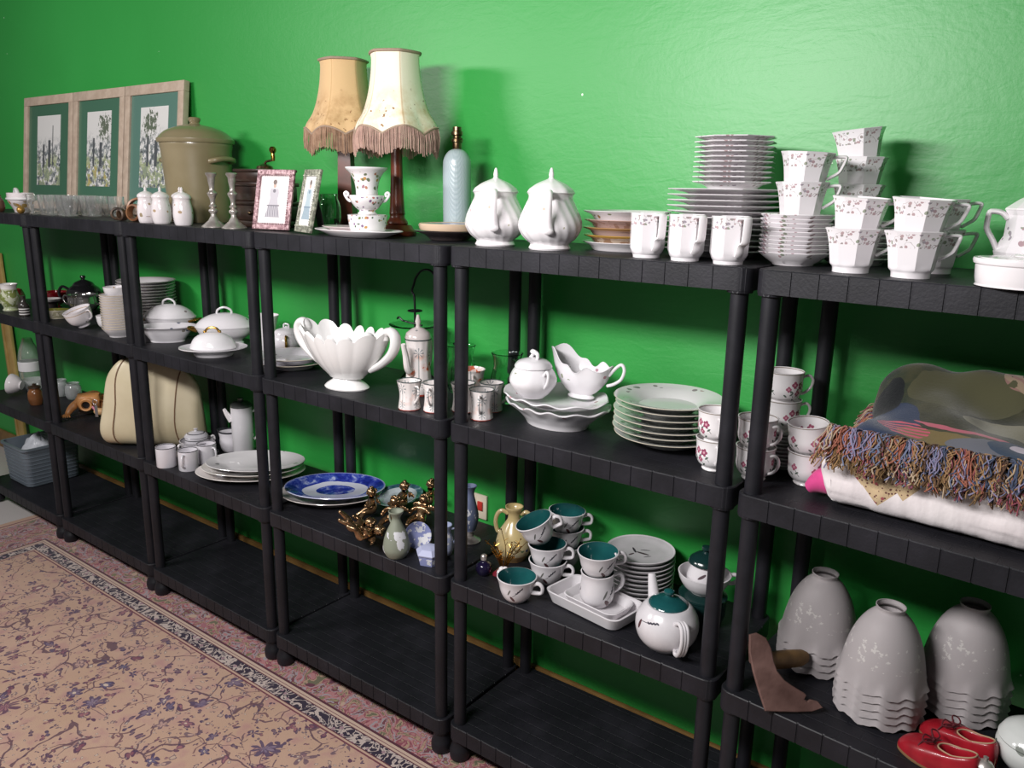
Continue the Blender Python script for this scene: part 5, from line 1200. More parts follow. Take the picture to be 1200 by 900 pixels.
r = thing('two_handled_bowl', 'grey white two-handled bowl holding a smaller lidded sugar bowl', 'bowl', (sx_, sy_, Z+.0085), radians(95))
b = MB(); wall_lathe(b, [(.034, 0), (.036, .005), (.048, .018), (.062, .042), (.066, .062)], .003, 44); obj('bowl_body', b, china('grey_bowl_china', '#cdcad0', [('line', 'z', .058, .0605, RIMD)]), r)
for q in (0, pi):
    b = MB(); handle(b, q, [(.063, .054), (.080, .060), (.086, .046), (.076, .030), (.055, .028)], .0042); obj('handle', b, PORC, r)
r = thing('sugar_bowl', 'small grey white lidded sugar bowl sitting inside the two-handled bowl', 'sugar bowl', (sx_, sy_, Z+.0125), .6)
b = MB(); b.lathe([(0, .003), (.026, .003), (.028, .0), (.031, .003), (.040, .03), (.0455, .058), (.043, .072), (0, .072)], 40); obj('bowl_body', b, china('grey_sugar_china', '#cfccd2', [('line', 'z', .062, .065, RIMD)]), r)
b = MB(); b.lathe([(.044, .0725), (.0465, .075)]+sm([(.040, .084), (.022, .092), (.008, .095)], 3)+[(.006, .099), (.009, .105), (0, .108)], 36); obj('lid', b, china('grey_lid', '#c6c3c9', [('line', 'r', .030, .034, RIMD)]), r)

# ---- three oval platters
px_, py_ = X(299, 548, .19), .188
for k, (ax, ay, zz, dx2, dy2, m, lab, rz) in enumerate(((.205, .140, 0, -.010, -.010, china('rust_edge_platter', '#e2dad6', [('line', 'r', .0, .0, '#000000')]), 'largest oval cream platter, lowest of the three beside the rimmed mugs', 40),
        (.190, .130, .0165, -.004, -.004, china('ivory_platter', '#ddd8d2'), 'ivory oval platter in the middle of the three beside the rimmed mugs', 42),
        (.185, .125, .033, .004, .004, china('grey_edge_platter', '#d9d6d8', [('sprig', 'r', .10, .2, 24, ['#8f8d90', '#a09c9c'], .2, .55)]), 'oval platter with faint grey sprays, topmost of the three beside the rimmed mugs', 40))):
    b = MB(); b.lathe([(0, .002), (.55, .002), (.57, 0), (.61, 0), (.64, .003), (.78, .013), (.985, .022), (1.0, .0238), (.99, .0255), (.78, .0172), (.62, .0075), (0, .0065)], 72, [0]*12, oval(ax, ay))
    solo('oval_platter', b, m, lab, 'platter', (px_+dx2, py_+dy2, Z+zz), radians(rz), 'oval platters beside the rimmed mugs')

# ---- blue transfer platter, cream platter below, blue-green plate
def transfer():
    n = NT('blue_transfer'); x, y, z = n.xyz(); rr = n.math('SQRT', n.math('ADD', n.math('MULTIPLY', n.math('DIVIDE', x, .178), n.math('DIVIDE', x, .178)), n.math('MULTIPLY', n.math('DIVIDE', y, .130), n.math('DIVIDE', y, .130))))
    f, _ = n.noise(28, 6, .65, dist=.5); g, _ = n.noise(9, 3); wob = n.math('ADD', rr, n.math('MULTIPLY', n.math('SUBTRACT', g, .5), .22))
    c = lin('#cfd2e2'); bl = n.ramp(f, [(.30, '#1a2472'), (.46, '#26349a'), (.56, '#4a5cb8'), (.66, '#a9b4dc')])
    c = n.mix(n.math('MAXIMUM', n.band(wob, .64, 1.1), n.below(wob, .37)), c, bl)
    c = n.mix(n.band(rr, .965, .985), c, '#7f88c8'); c = n.mix(n.above(rr, .985), c, '#cfd2ee')
    return n.fin(c, .13, coat=.35)
bx_, by_ = X(393, 578, .222), .222
b = MB(); b.lathe([(0, .002), (.55, .002), (.57, 0), (.61, 0), (.64, .004), (.80, .016), (.985, .028), (1.0, .030), (.99, .032), (.79, .0205), (.62, .0085), (0, .0075)], 80, 0, oval(.180, .134))
solo('oval_platter', b, china('cream_rim_platter', '#cfc6c2'), 'cream oval platter underneath the blue patterned platter', 'platter', (bx_-.008, by_-.012, Z), radians(36))
b = MB(); b.lathe([(0, .002), (.55, .002), (.57, 0), (.61, 0), (.64, .003), (.79, .0125), (.985, .022), (1.0, .024), (.99, .026), (.78, .017), (.62, .0075), (0, .0065)], 96, 0, oval(.178, .130))
solo('transfer_platter', b, transfer(), 'oval blue and white flower printed platter on the cream platter', 'platter', (bx_, by_, Z+.0245), radians(36))
n = NT('teal_transfer'); x, y, z = n.xyz(); rr = n.radius(); f, _ = n.noise(34, 5, .6)
c = n.mix(n.band(rr, .066, .2), '#b9c2c8', n.ramp(f, [(.35, '#2c4a58'), (.52, '#456a78'), (.64, '#9ab0b6')])); c = n.mix(n.above(rr, .091), c, '#6d8790')
b = plate_mb(.088, .022, .050, .004, 0, 64); solo('plate', b, n.fin(c, .15, coat=.3), 'blue green printed plate behind the bronze cherubs', 'plate', (X(446, 572, .30)+.056, .333, Z+.013), 0, None, (radians(7), radians(-2), 0))

# ---- bronze cherubs
BRZ = M('gilt_bronze', '#c0a07c', .26, .9, var=('#7d6146', 60)); 
VV = [(0, 0, .034), (0, 0, .052), (0, .001, .062), (0, .003, .076), (.017, 0, .056), (.030, -.012, .050), (.034, -.026, .058), (-.017, 0, .056), (-.031, -.008, .044), (-.030, -.022, .034), (.010, -.004, .026), (.020, -.030, .030), (.018, -.044, .014), (.018, -.054, .010), (-.010, -.004, .026), (-.022, -.026, .020), (-.020, -.046, .014), (-.018, -.058, .010)]
EE = [(0, 1), (1, 2), (2, 3), (1, 4), (4, 5), (5, 6), (1, 7), (7, 8), (8, 9), (0, 10), (10, 11), (11, 12), (12, 13), (0, 14), (14, 15), (15, 16), (16, 17)]
cb = skin(VV, EE, [(.0155, .014), (.0150, .013), .008, .0125, .0085, .0068, .0055, .0085, .0068, .0055, .0115, .0098, .007, .0058, .0115, .0098, .007, .0058], 2)
cb_me = cb.mesh('cherub_body', [BRZ], 80)
hm = MB(); rg = random.Random(2); hm.ball((0, .004, .083), .0150, 16, sc=(1, 1.05, 1.05))
for k in range(26):
    a, e = rg.uniform(0, 2*pi), rg.uniform(.05, 1.3); hm.ball((.0145*cos(a)*cos(e), .006+.0145*sin(a)*cos(e)*(1 if sin(a) > -.2 else .3), .084+.0145*sin(e)), .0042, 6)
hm.ball((0, -.0115, .081), .0024, 6); hm.ball((.005, -.010, .0845), .0018, 6); hm.ball((-.005, -.010, .0845), .0018, 6)
hm_me = hm.mesh('head', [BRZ], 80)
wm = MB()
for s in (1, -1):
    for k in range(4): wm.ball((s*(.014+.006*k), .014+.003*k, .056+.004*k-.0015*k*k), .0075, 8, sc=(1.2, .35, 1.5-.2*k))
wm_me = wm.mesh('wings', [BRZ], 60)
def cherub(label, loc, rot, sc):
    r = thing('cherub_figurine', label, 'figurine', loc, 0, 'gilt bronze cherub figurines', rot); r.scale = (sc,)*3
    obj('cherub_body', cb_me, None, r); obj('head', hm_me, None, r); obj('wings', wm_me, None, r); return r
CH = [(403, 650, .020, 'gilt bronze cherub lying on its back nearest the blue platter, feet towards the room', (-68, 10, -48)), (430, 660, .022, 'gilt bronze cherub lying on its back next to the grey green urn', (-66, -8, -46)),
      (440, 610, .020, 'gilt bronze cherub sitting behind the two lying at the edge', (10, 0, -40)), (461, 621, .020, 'gilt bronze cherub seated in the middle of the group, behind the urn neck', (5, 6, 10)),
      (474, 604, .020, 'gilt bronze cherub with curly head above the urn', (0, -8, -30)), (491, 621, .020, 'gilt bronze cherub beside the blue stoneware plate, leaning back', (-8, 8, 20)),
      (506, 600, .020, 'gilt bronze cherub farthest back beside the shelf post', (4, 0, -55))]
for px, py, rr_, lab, rt in CH:
    x, y = at(2, px, py, rr_)
    if py == 650: x, y = at(2, 403, 637, rr_); cx0, cy0 = x, y
    if py == 660: x, y = cx0+.078, cy0-.036
    lift = 0.0
    lift = .034 if rt[0] < -40 else .006
    cherub(lab, (x, y, Z+lift), tuple(radians(q) for q in rt), 1.06)
# ---- stoneware with white reliefs
def jasper(name, base, lo, hi, sc=26, thr=.56):
    n = NT(name); x, y, z = n.xyz(); f, _ = n.noise(sc, 3, .55); m = n.mul(n.band(z, lo, hi), n.above(f, thr)); g, _ = n.noise(160, 2)
    c = n.mix(m, base, '#d6d6da'); n.bump(n.math('ADD', m, n.math('MULTIPLY', g, .15)), .5, .002); return n.fin(c, .6)
ux, uy = at(2, 465, 656, .026)
r = thing('stoneware_urn', 'grey green stoneware bud urn with white relief figures and small handle', 'vase', (ux, uy, Z), radians(140))
b = MB(); wall_lathe(b, [(.026, 0), (.030, .003), (.039, .020), (.0405, .036), (.034, .068), (.021, .098), (.0135, .115), (.0125, .124), (.017, .134), (.0225, .142), (.0225, .146)], .0025, 44); obj('urn_body', b, jasper('sage_jasper', '#858a7a', .018, .088), r)
b = MB(); handle(b, radians(40), [(.013, .122), (.024, .130), (.028, .118), (.022, .104), (.018, .104)], .003); obj('handle', b, bpy.data.materials['sage_jasper'], r)
LAV = jasper('lavender_jasper', '#7f86b4', -.1, .1, 60, .55)
b = MB(); b.lathe([(0, 0), (.024, 0), (.026, .002), (.041, .007), (.042, .0085), (.0405, .010), (.025, .006), (0, .006)], 44)
px2, py2 = X(490, 630, .115), .118
solo('small_plate', b, LAV, 'small lavender blue stoneware plate standing on edge behind the little box', 'plate', (px2, py2, Z+.0405), 0, None, (radians(72), 0, radians(30)))
r = thing('trinket_box', 'small lavender blue stoneware box with white domed lid, beside the shelf post', 'box', (X(503, 650, .062), .066, Z), radians(20))
g8b = octf(6, 0, -.1, -.05)
b = MB(); b.lathe([(0, .002), (.030, .002), (.032, 0), (.036, 0), (.041, .026), (.041, .030), (.037, .030), (.034, .006), (0, .006)], 48, 0, g8b); obj('box_body', b, jasper('box_jasper', '#8a90bc', .004, .024, 40), r, 25)
b = MB(); b.lathe([(.044, .0305), (.045, .034), (.030, .047), (.010, .052), (0, .0525)], 48, 0, g8b); obj('lid', b, M('pale_lavender', '#b4b8d6', .5), r, 25)
r = thing('bud_vase', 'slim blue stoneware bud vase on a silver foot, in front of the wall socket', 'vase', (X(551, 605, .255), .255, Z))
b = MB(); b.lathe([(0, 0), (.033, 0), (.034, .003), (.022, .010), (.012, .018), (.012, .032), (.018, .036), (0, .037)], 36); obj('silver_foot', b, SILV, r)
b = MB(); wall_lathe(b, [(.016, .036), (.024, .06), (.0265, .09), (.018, .13), (.012, .155), (.015, .172), (.021, .184)], .0022, 36); obj('vase_body', b, jasper('slate_jasper', '#66708f', .05, .14, 70, .6), r)
r = thing('small_jug', 'little pale blue jug with white relief between the two shelf posts', 'jug', (X(521, 640, .135), .135, Z), radians(30))
b = MB(); wall_lathe(b, [(.020, 0), (.022, .003), (.028, .02), (.026, .05), (.019, .072), (.021, .085), (.023, .095)], .002, 32); obj('jug_body', b, jasper('pale_jasper', '#9aa3c0', .03, .08, 50, .55), r)
b = MB(); handle(b, 0, [(.021, .082), (.036, .084), (.038, .06), (.026, .035)], .003); obj('handle', b, bpy.data.materials['pale_jasper'], r)

# ---- two-handled cream jug, scent bottle, twig ornament
r = thing('two_handled_jug', 'cream yellow two-handled jug painted with blue flowers, beside the gold twigs', 'jug', (X(602, 630, .245), .245, Z), radians(28))
CJ = NT('cream_majolica'); f, _ = CJ.noise(24, 4); x, y, z = CJ.xyz(); f2, _ = CJ.noise(10, 2)
c = CJ.mix(CJ.ramp(f2, [(.4, '#000000'), (.7, '#ffffff')]), '#cdb884', '#d9cba6'); d, vc = CJ.voro(52); m_ = CJ.mul(CJ.band(z, .03, .10), CJ.below(d, .34), CJ.above(CJ.noise(14, 1)[0], .54))
c = CJ.mix(m_, c, CJ.ramp(CJ.red(vc)[0], [(0, '#4a5a8a'), (.5, '#6b7a5a'), (.8, '#8a90b0')], True)); c = CJ.mix(CJ.below(z, .022), c, '#a9875a'); CJm = CJ.fin(c, .25, coat=.3)
b = MB(); wall_lathe(b, [(.036, 0), (.038, .004), (.050, .025), (.054, .048), (.046, .082), (.028, .112), (.019, .128), (.019, .146), (.026, .160), (.027, .166)], .003, 44); obj('jug_body', b, CJm, r)
for q in (0, pi):
    b = MB(); handle(b, q, [(.019, .142), (.036, .150), (.050, .138), (.056, .112), (.050, .085), (.043, .084)], .0062); obj('handle', b, CJm, r)
r = thing('scent_bottle', 'tiny dark violet scent bottle with white flower and metal cap', 'bottle', (X(567, 662, .105), .105, Z))
b = MB(); b.lathe([(0, 0), (.014, 0)]+sm([(.018, .004), (.0235, .018), (.021, .033), (.010, .040), (.008, .046)], 3)+[(0, .046)], 28); obj('bottle_body', b, china('violet_glass', '#1d1733', [('sprig', 'z', .008, .032, 60, ['#c9b8c4', '#6a5a7a'], .3, .5)]), r)
b = MB(); b.lathe([(0, .046), (.009, .0465), (.009, .058), (.006, .062), (0, .063)], 18); obj('cap', b, SILV, r)
r = thing('twig_ornament', 'gold twig ornament with a white china flower and red base', 'ornament', (X(588, 663, .130), .138, Z), .2)
b = MB(); b.lathe(sm([(0, 0), (.026, 0), (.028, .006), (.020, .014), (0, .016)], 3), 24, 0, lambda a, q, z: (q*(1+.12*cos(5*a)), z)); obj('red_base', b, M('garnet', '#7a2230', .2, coat=.5), r)
b = MB(); rg = random.Random(12)
for k in range(20):
    a = rg.uniform(0, 2*pi); l = rg.uniform(.050, .105); s = rg.uniform(.25, .75); p0 = Vector((.004*cos(a), .004*sin(a), .014)); p1 = p0+Vector((cos(a)*l*s*.4, sin(a)*l*s*.4, l*.55)); p2 = p0+Vector((cos(a+.4)*l*s, sin(a+.4)*l*s, l))
    b.tube(cr([p0, p1, p2], 4), [.0016-.0001*j for j in range(9)], 5)
    for q in range(3): e = p1.lerp(p2, rg.random()); b.tube([e, e+Vector((rg.uniform(-.012, .012), rg.uniform(-.012, .012), rg.uniform(.004, .014)))], .001, 4)
    b.ball(p2, .0026, 6)
obj('gold_twigs', b, M('gold_wire', '#b98f45', .25, 1), r)
b = MB()
for k in range(6):
    a = 2*pi*k/6; b.ball((.010*cos(a), .010*sin(a), 0), .0085, 10, sc=(1, 1, .55))
b.ball((0, 0, .003), .006, 8)
o = obj('china_flower', b, PORC, r); o.location = (.012, -.026, .022); o.rotation_euler = (radians(60), 0, .4)

# ---- green-lined stoneware
def leaf_mat(name, base, R, sprigs):
    n = NT(name); x, y, z = n.xyz(); an = n.math('ARCTAN2', y, x); c = n.mix(n.ramp(n.noise(20, 3)[0], [(.4, '#000000'), (.7, '#ffffff')]), base, '#d3cfd3')
    for (a0, h0, ln, wd_, tilt, col) in sprigs:
        u = n.math('MULTIPLY', n.math('SUBTRACT', an, a0), R); v = n.math('SUBTRACT', z, h0); ca, sa = cos(tilt), sin(tilt)
        p = n.math('DIVIDE', n.math('ADD', n.math('MULTIPLY', u, ca), n.math('MULTIPLY', v, sa)), ln); q = n.math('DIVIDE', n.math('SUBTRACT', n.math('MULTIPLY', v, ca), n.math('MULTIPLY', u, sa)), wd_)
        c = n.mix(n.below(n.math('ADD', n.math('MULTIPLY', p, p), n.math('MULTIPLY', q, q)), 1), c, col)
    return n.fin(c, .22, coat=.25)
def wheat(a0, h0, s=1.0, t=.7):
    o = [(a0, h0, .016*s, .0007, t, '#4a464c'), (a0-.22, h0-.016*s, .010*s, .0042*s, -.9, '#5a3c40'), (a0-.40, h0+.004, .010*s, .0022*s, 1.1, '#6a6a66')]
    for k in range(6): o.append((a0+.06+.075*k*cos(t), h0+.004+.0042*k*sin(t)*s, .0042*s, .0019*s, t+(.5 if k % 2 else -.5), '#45434c'))
    return o
TEAL = M('teal_glaze', '#17494c', .12, var=('#1f5a5a', 14), coat=.5)
DB = leaf_mat('wheat_cup_glaze', '#e0dcdf', .045, wheat(-1.25, .036)+wheat(.5, .036)+wheat(2.4, .036)); DM = leaf_mat('wheat_mug_glaze', '#e0dcdf', .042, wheat(-1.0, .040, 1.3)+wheat(1.2, .04, 1.3)+wheat(3.0, .04, 1.3)); DP = M('stoneware_white', '#dfdbde', .22, coat=.25)
def dcup(label, loc, rz, rot=None):
    r = thing('stoneware_cup', label, 'cup', loc, rz, 'green-lined stoneware cups', rot)
    b = MB(); wall_lathe(b, [(.026, 0), (.028, .002), (.037, .012), (.0445, .030), (.0485, .050), (.0545, .068)], .003, 48, None, 0, 1); obj('cup_body', b, [DB, TEAL], r)
    b = MB(); handle(b, 0, [(.046, .052), (.062, .058), (.073, .050), (.072, .034), (.060, .030), (.0435, .029)], [.0058-.0010*sin(pi*i/25) for i in range(26)], 1.3); obj('handle', b, DP, r); return r
x, y = at(2, 605, 708, .027); d0 = dcup('single green-lined stoneware cup standing alone at the shelf edge', (x, y, Z), radians(15))
x, y = at(2, 635, 693, .027); y += .034; x -= .006
dup(d0, 'lowest cup of the leaning green-lined pile behind the single cup', (x, y, Z), radians(20), 'green-lined stoneware cups')
dup(d0, 'middle cup of the leaning green-lined pile behind the single cup', (x-.002, y+.002, Z+.046), 0, 'green-lined stoneware cups', (radians(-1), radians(-2), radians(25)))
dup(d0, 'tipped top cup of the leaning green-lined pile behind the single cup', (x-.022, y+.002, Z+.119), 0, 'green-lined stoneware cups', (radians(6), radians(-23), radians(30)))
x, y = X(662, 650, .305), .305
for k in range(3):
    dup(d0, ['lowest', 'middle', 'topmost'][k]+' cup of the tall green-lined pile behind, near the two-handled jug', (x, y, Z+.0525*k), 0, 'green-lined stoneware cups', (0, radians(2 if k == 2 else 0), radians(35)))
# trays
P1, P2, P3 = on_z(640, 706, T[2]), on_z(716, 744, T[2]), on_z(745, 716, T[2])
ax = atan2(P2.y-P1.y, P2.x-P1.x); Lt = (P2-P1).length+.012; Wt = .128; ux_ = Vector((cos(ax), sin(ax), 0)); vx_ = Vector((-sin(ax), cos(ax), 0))
def tray(Lx, Wy, H, t):
    b = MB(); rings = []
    for s, z in ((.0, 0), (.008, .0), (.004, .004), (-.006, H), (-.0055+t*.3, H+.0015), (-.006+t, H), (.004+t, .008), (.010+t, .0055)): rings.append([(p[0], p[1], z) for p in rrect(Lx-2*s-(.012 if z < .001 else 0), Wy-2*s-(.012 if z < .001 else 0), .026)])
    b.loft(rings[1:]); return b
cc = P1+(P2-P1)/2+vx_*(Wt/2+.004)
solo('serving_tray', tray(Lt, Wt, .036, .006), DP, 'large white rectangular stoneware dish at the shelf edge, holding a smaller one', 'dish', (cc.x, cc.y, Z), ax)
c2 = cc+ux_*.008+vx_*.006
solo('serving_tray', tray(Lt*.70, Wt*.75, .026, .005), DP, 'small white rectangular stoneware dish inside the larger one, under the mug', 'dish', (c2.x, c2.y, Z+.0075), ax)
c3 = c2-ux_*.006
r = thing('stoneware_mug', 'bulging white stoneware mug with wheat sprig standing in the small dish', 'mug', (c3.x, c3.y, Z+.0155), radians(50))
b = MB(); wall_lathe(b, [(.030, 0), (.033, .003), (.043, .018), (.0455, .036), (.0435, .060), (.0425, .078), (.045, .092)], .003, 48, None, 0, 1); obj('mug_body', b, [DM, TEAL], r)
b = MB(); handle(b, 0, [(.042, .078), (.060, .082), (.071, .066), (.066, .044), (.044, .030)], .0058, 1.3); obj('handle', b, DP, r)
dup(d0, 'green-lined stoneware cup stacked on the bulging mug in the small dish', (c3.x, c3.y, Z+.0155+.083), 0, 'green-lined stoneware cups', (radians(2), radians(-2), radians(45)))
# plates
def sprig_plate():
    n = NT('wheat_plate_glaze'); x, y, z = n.xyz(); c = n.mix(n.ramp(n.noise(16, 3)[0], [(.4, '#000000'), (.7, '#ffffff')]), '#b9b8b9', '#c6c3c6')
    for (cx, cy, ln, wd_, t, col) in ((-.018, .012, .017, .0035, 1.9, '#3f3c42'), (.012, .018, .014, .0025, .1, '#4d4a4e'), (.006, -.004, .020, .0045, -.4, '#4a4244'), (-.024, -.016, .011, .0035, .9, '#55454a'), (.02, -.022, .012, .002, .5, '#504c50')):
        u = n.math('SUBTRACT', x, cx); v = n.math('SUBTRACT', y, cy); ca, sa = cos(t), sin(t); p = n.math('DIVIDE', n.math('ADD', n.math('MULTIPLY', u, ca), n.math('MULTIPLY', v, sa)), ln); q = n.math('DIVIDE', n.math('SUBTRACT', n.math('MULTIPLY', v, ca), n.math('MULTIPLY', u, sa)), wd_)
        c = n.mix(n.below(n.math('ADD', n.math('MULTIPLY', p, p), n.math('MULTIPLY', q, q)), 1), c, col)
    c = n.mix(n.band(n.radius(), .089, .2), c, '#d6d2d5'); return n.fin(c, .25, coat=.2)
b = MB(); b.lathe([(0, .002), (.058, .002), (.060, 0), (.064, 0), (.067, .003), (.084, .008), (.0935, .017), (.0945, .0190), (.0930, .0200), (.082, .0130), (.066, .0080), (0, .0075)], 60); M_WP = b.mesh('plate', [sprig_plate()], 30)
wx, wy = at(2, 744, 705, .066)
stack(lambda l, p, a, g: solo('plate', M_WP, None, l, 'plate', p, a, g), 9, wx+.004, wy+.012, Z, .0128, 'grey white stoneware plate', 'the pile behind the green-lidded teapot', 'stoneware plates', .0015, .5, .2, 7)
# teapot
x, y = at(2, 779, 767, .046)
r = thing('stoneware_teapot', 'round white stoneware teapot with a green lid and ribbed handle', 'teapot', (x, y, Z), radians(-42))
TPG = leaf_mat('wheat_pot_glaze', '#e2dee1', .07, [(-1.15, .082, .020, .0008, .12, '#4a464c'), (-1.42, .070, .013, .004, 1.35, '#5a3c40')]+[(-1.05+.055*k, .0835+.0008*k, .0042, .0019, .5 if k % 2 else -.4, '#45434c') for k in range(7)])
b = MB(); b.lathe([(0, 0), (.045, 0)]+sm([(.049, .003), (.068, .024), (.0765, .052), (.0735, .080), (.060, .102), (.051, .110)], 4)+[(.047, .110), (.047, .106), (0, .104)], 56); obj('pot_body', b, TPG, r)
b = MB(); b.lathe([(.0465, .1085), (.0475, .112)]+sm([(.044, .117), (.030, .124), (.012, .128)], 3)+[(.008, .130), (.0075, .134), (.0125, .139), (.0125, .144), (.006, .148), (0, .1485)], 44); obj('lid', b, TEAL, r)
for k in (-1, 0, 1):
    b = MB(); P = cr(polar(0, [(.066, .092), (.084, .104), (.102, .098), (.108, .074), (.102, .046), (.088, .024), (.074, .020), (.072, .030)]), 5); b.tube([Vector((p.x, p.y+k*.0068, p.z)) for p in P], .0047, 10); obj('handle_rib', b, DP, r)
b = MB(); P = polar(pi, [(.062, .055), (.088, .074), (.104, .104), (.116, .132)]); b.tube(cr(P, 5), [.0190-.0095*i/15 for i in range(16)], 14); obj('spout', b, DP, r)
# lidded jar in a bowl on a dark dish
jx, jy = X(826, 670, .262), .262
r = thing('green_casserole', 'dark green glazed round dish under the bowl with the lidded jar', 'dish', (jx, jy, Z))
b = MB(); b.lathe([(0, 0), (.048, 0), (.052, .004), (.060, .03), (.060, .070), (.056, .072), (.055, .03), (0, .01)], 44); obj('dish_body', b, M('dark_teal_glaze', '#14302f', .2, coat=.4), r)
b = MB(); b.lathe([(.062, .0725), (.062, .0775), (.050, .082), (0, .084)], 44); obj('lid', b, bpy.data.materials['dark_teal_glaze'], r)
r = thing('stoneware_bowl', 'white stoneware bowl with ring handle, on the dark green dish', 'bowl', (jx, jy, Z+.0845), radians(35))
b = MB(); wall_lathe(b, [(.034, 0), (.036, .003), (.050, .014), (.062, .034), (.067, .052)], .003, 48); obj('bowl_body', b, DP, r)
b = MB(); handle(b, 0, [(.063, .044), (.078, .048), (.086, .036), (.074, .024), (.058, .024)], .005, 1.3); obj('handle', b, DP, r)
r = thing('lidded_jar', 'white stoneware jar with dark green lid, standing in the bowl', 'jar', (jx, jy, Z+.0885), radians(10))
b = MB(); b.lathe([(0, 0), (.030, 0)]+sm([(.033, .003), (.044, .024), (.044, .044), (.036, .066), (.034, .074)], 3)+[(0, .074)], 44); obj('jar_body', b, leaf_mat('wheat_jar_glaze', '#dcd8db', .042, [(-1.5, .052, .012, .0035, .6, '#5a4a50')]), r)
b = MB(); b.lathe([(.040, .0745), (.0435, .0765)]+sm([(.040, .086), (.026, .097), (.010, .102)], 3)+[(.007, .106), (.012, .112), (.011, .119), (0, .122)], 40); obj('lid', b, bpy.data.materials['dark_teal_glaze'], r)

# ---- end unit: frosted lampshades
FR = NT('frosted_glass'); f, _ = FR.noise(75, 4, .65); g, _ = FR.noise(22, 2); x, y, z = FR.xyz()
m_ = FR.mul(FR.band(z, .050, .105), FR.above(f, .56), FR.above(g, .50)); c = FR.mix(m_, '#c4bdbe', '#e2dedb'); FR.bump(f, .15, .001); FRm = FR.fin(c, .45, trans=.30, ior=1.2)
def shade_mb():
    b = MB(); o = sm([(.0915, 0), (.0865, .014), (.0830, .030), (.0785, .055), (.0710, .085), (.0600, .113), (.0460, .136), (.0330, .150), (.0280, .155)], 3)+[(.0270, .159), (.0295, .163), (.0295, .166)]
    i = [(max(r_-.0018, .02), z_) for r_, z_ in o[::-1]]
    def fn(a, q, z): k = max(0, 1-z/.030); return q*(1+k*(.028*cos(10*a)+.008*cos(20*a+1))), z+k*.0040*cos(10*a+1.2)+k*.0016*cos(23*a)
    b.lathe(o+i+[o[0]], 100, 0, fn); return b
M_SH = shade_mb().mesh('glass_lampshade', [FRm], 60)
def shades(px, py, n_, of, dx2=0, dy2=0):
    x, y = at(2, px, py, .080)
    stack(lambda l, p, a, g: solo('glass_lampshade', M_SH, None, l, 'lampshade', p, a, g), n_, x+dx2, y+dy2, Z+.007, .0178, 'frilled frosted glass lampshade', of, 'frosted glass lampshades', 0, 0, 0, 1)
shades(962, 766, 4, 'the stack above the wooden tool handle', .950-at(2, 962, 766, .080)[0], .268-at(2, 962, 766, .080)[1])
shades(1020, 859, 5, 'the front stack at the shelf edge', .002, .020)
shades(1118, 853, 5, 'the stack behind the red shoes', 0, .015)
# ---- old adze
A0 = on_z(885, 838, T[2]); ur = Vector((.80, .60, 0)); hb = Vector((-.60, .80, 0)); tl = radians(27); vr = Vector((0, 0, cos(tl)))+hb*sin(tl); nr = ur.cross(vr)
r = thing('adze', 'rusty iron adze head with a short wooden handle, leaning by the shelf post', 'adze', (A0.x+.018, A0.y+.013, Z+.009))
RUST = M('rusty_iron', '#7d5f58', .7, .35, var=('#5a403a', 16), bump=(60, .4, .003))
ol = [(0, 0), (.030, -.001), (.064, -.0015), (.100, .0), (.124, .009), (.113, .022), (.098, .025), (.091, .021), (.085, .025), (.090, .033), (.086, .038), (.075, .044), (.058, .054), (.044, .064), (.030, .082), (.024, .102), (.020, .128), (.010, .150), (-.010, .160), (-.026, .156), (-.028, .120), (-.022, .080), (-.012, .040)]
Xm = Matrix(((ur.x, vr.x, nr.x, 0), (ur.y, vr.y, nr.y, 0), (ur.z, vr.z, nr.z, 0), (0, 0, 0, 1)))
b = MB(); b.prism(ol, -.011, -.003, 0, .002, Xm); b.box((-.006, .118, -.022), (.034, .050, .028), .006, 0, Xm); obj('iron_head', b, RUST, r, 40)
WD = M('worn_ash', '#8a6a3e', .6, var=('#5f4626', 14), bump=(40, .3, .003))
b = MB(); d_ = (ur*.80+hb*.46).normalized(); p0 = ur*.004+vr*.100-nr*.022; pts = [p0+d_*t for t in (0, .04, .08, .125, .142)]; pts = [Vector((p.x, p.y, p.z-.24*(p-p0).length)) for p in pts]; b.tube(pts, [.019, .021, .0215, .020, .014], 16, flat=.72); obj('wooden_handle', b, WD, r)

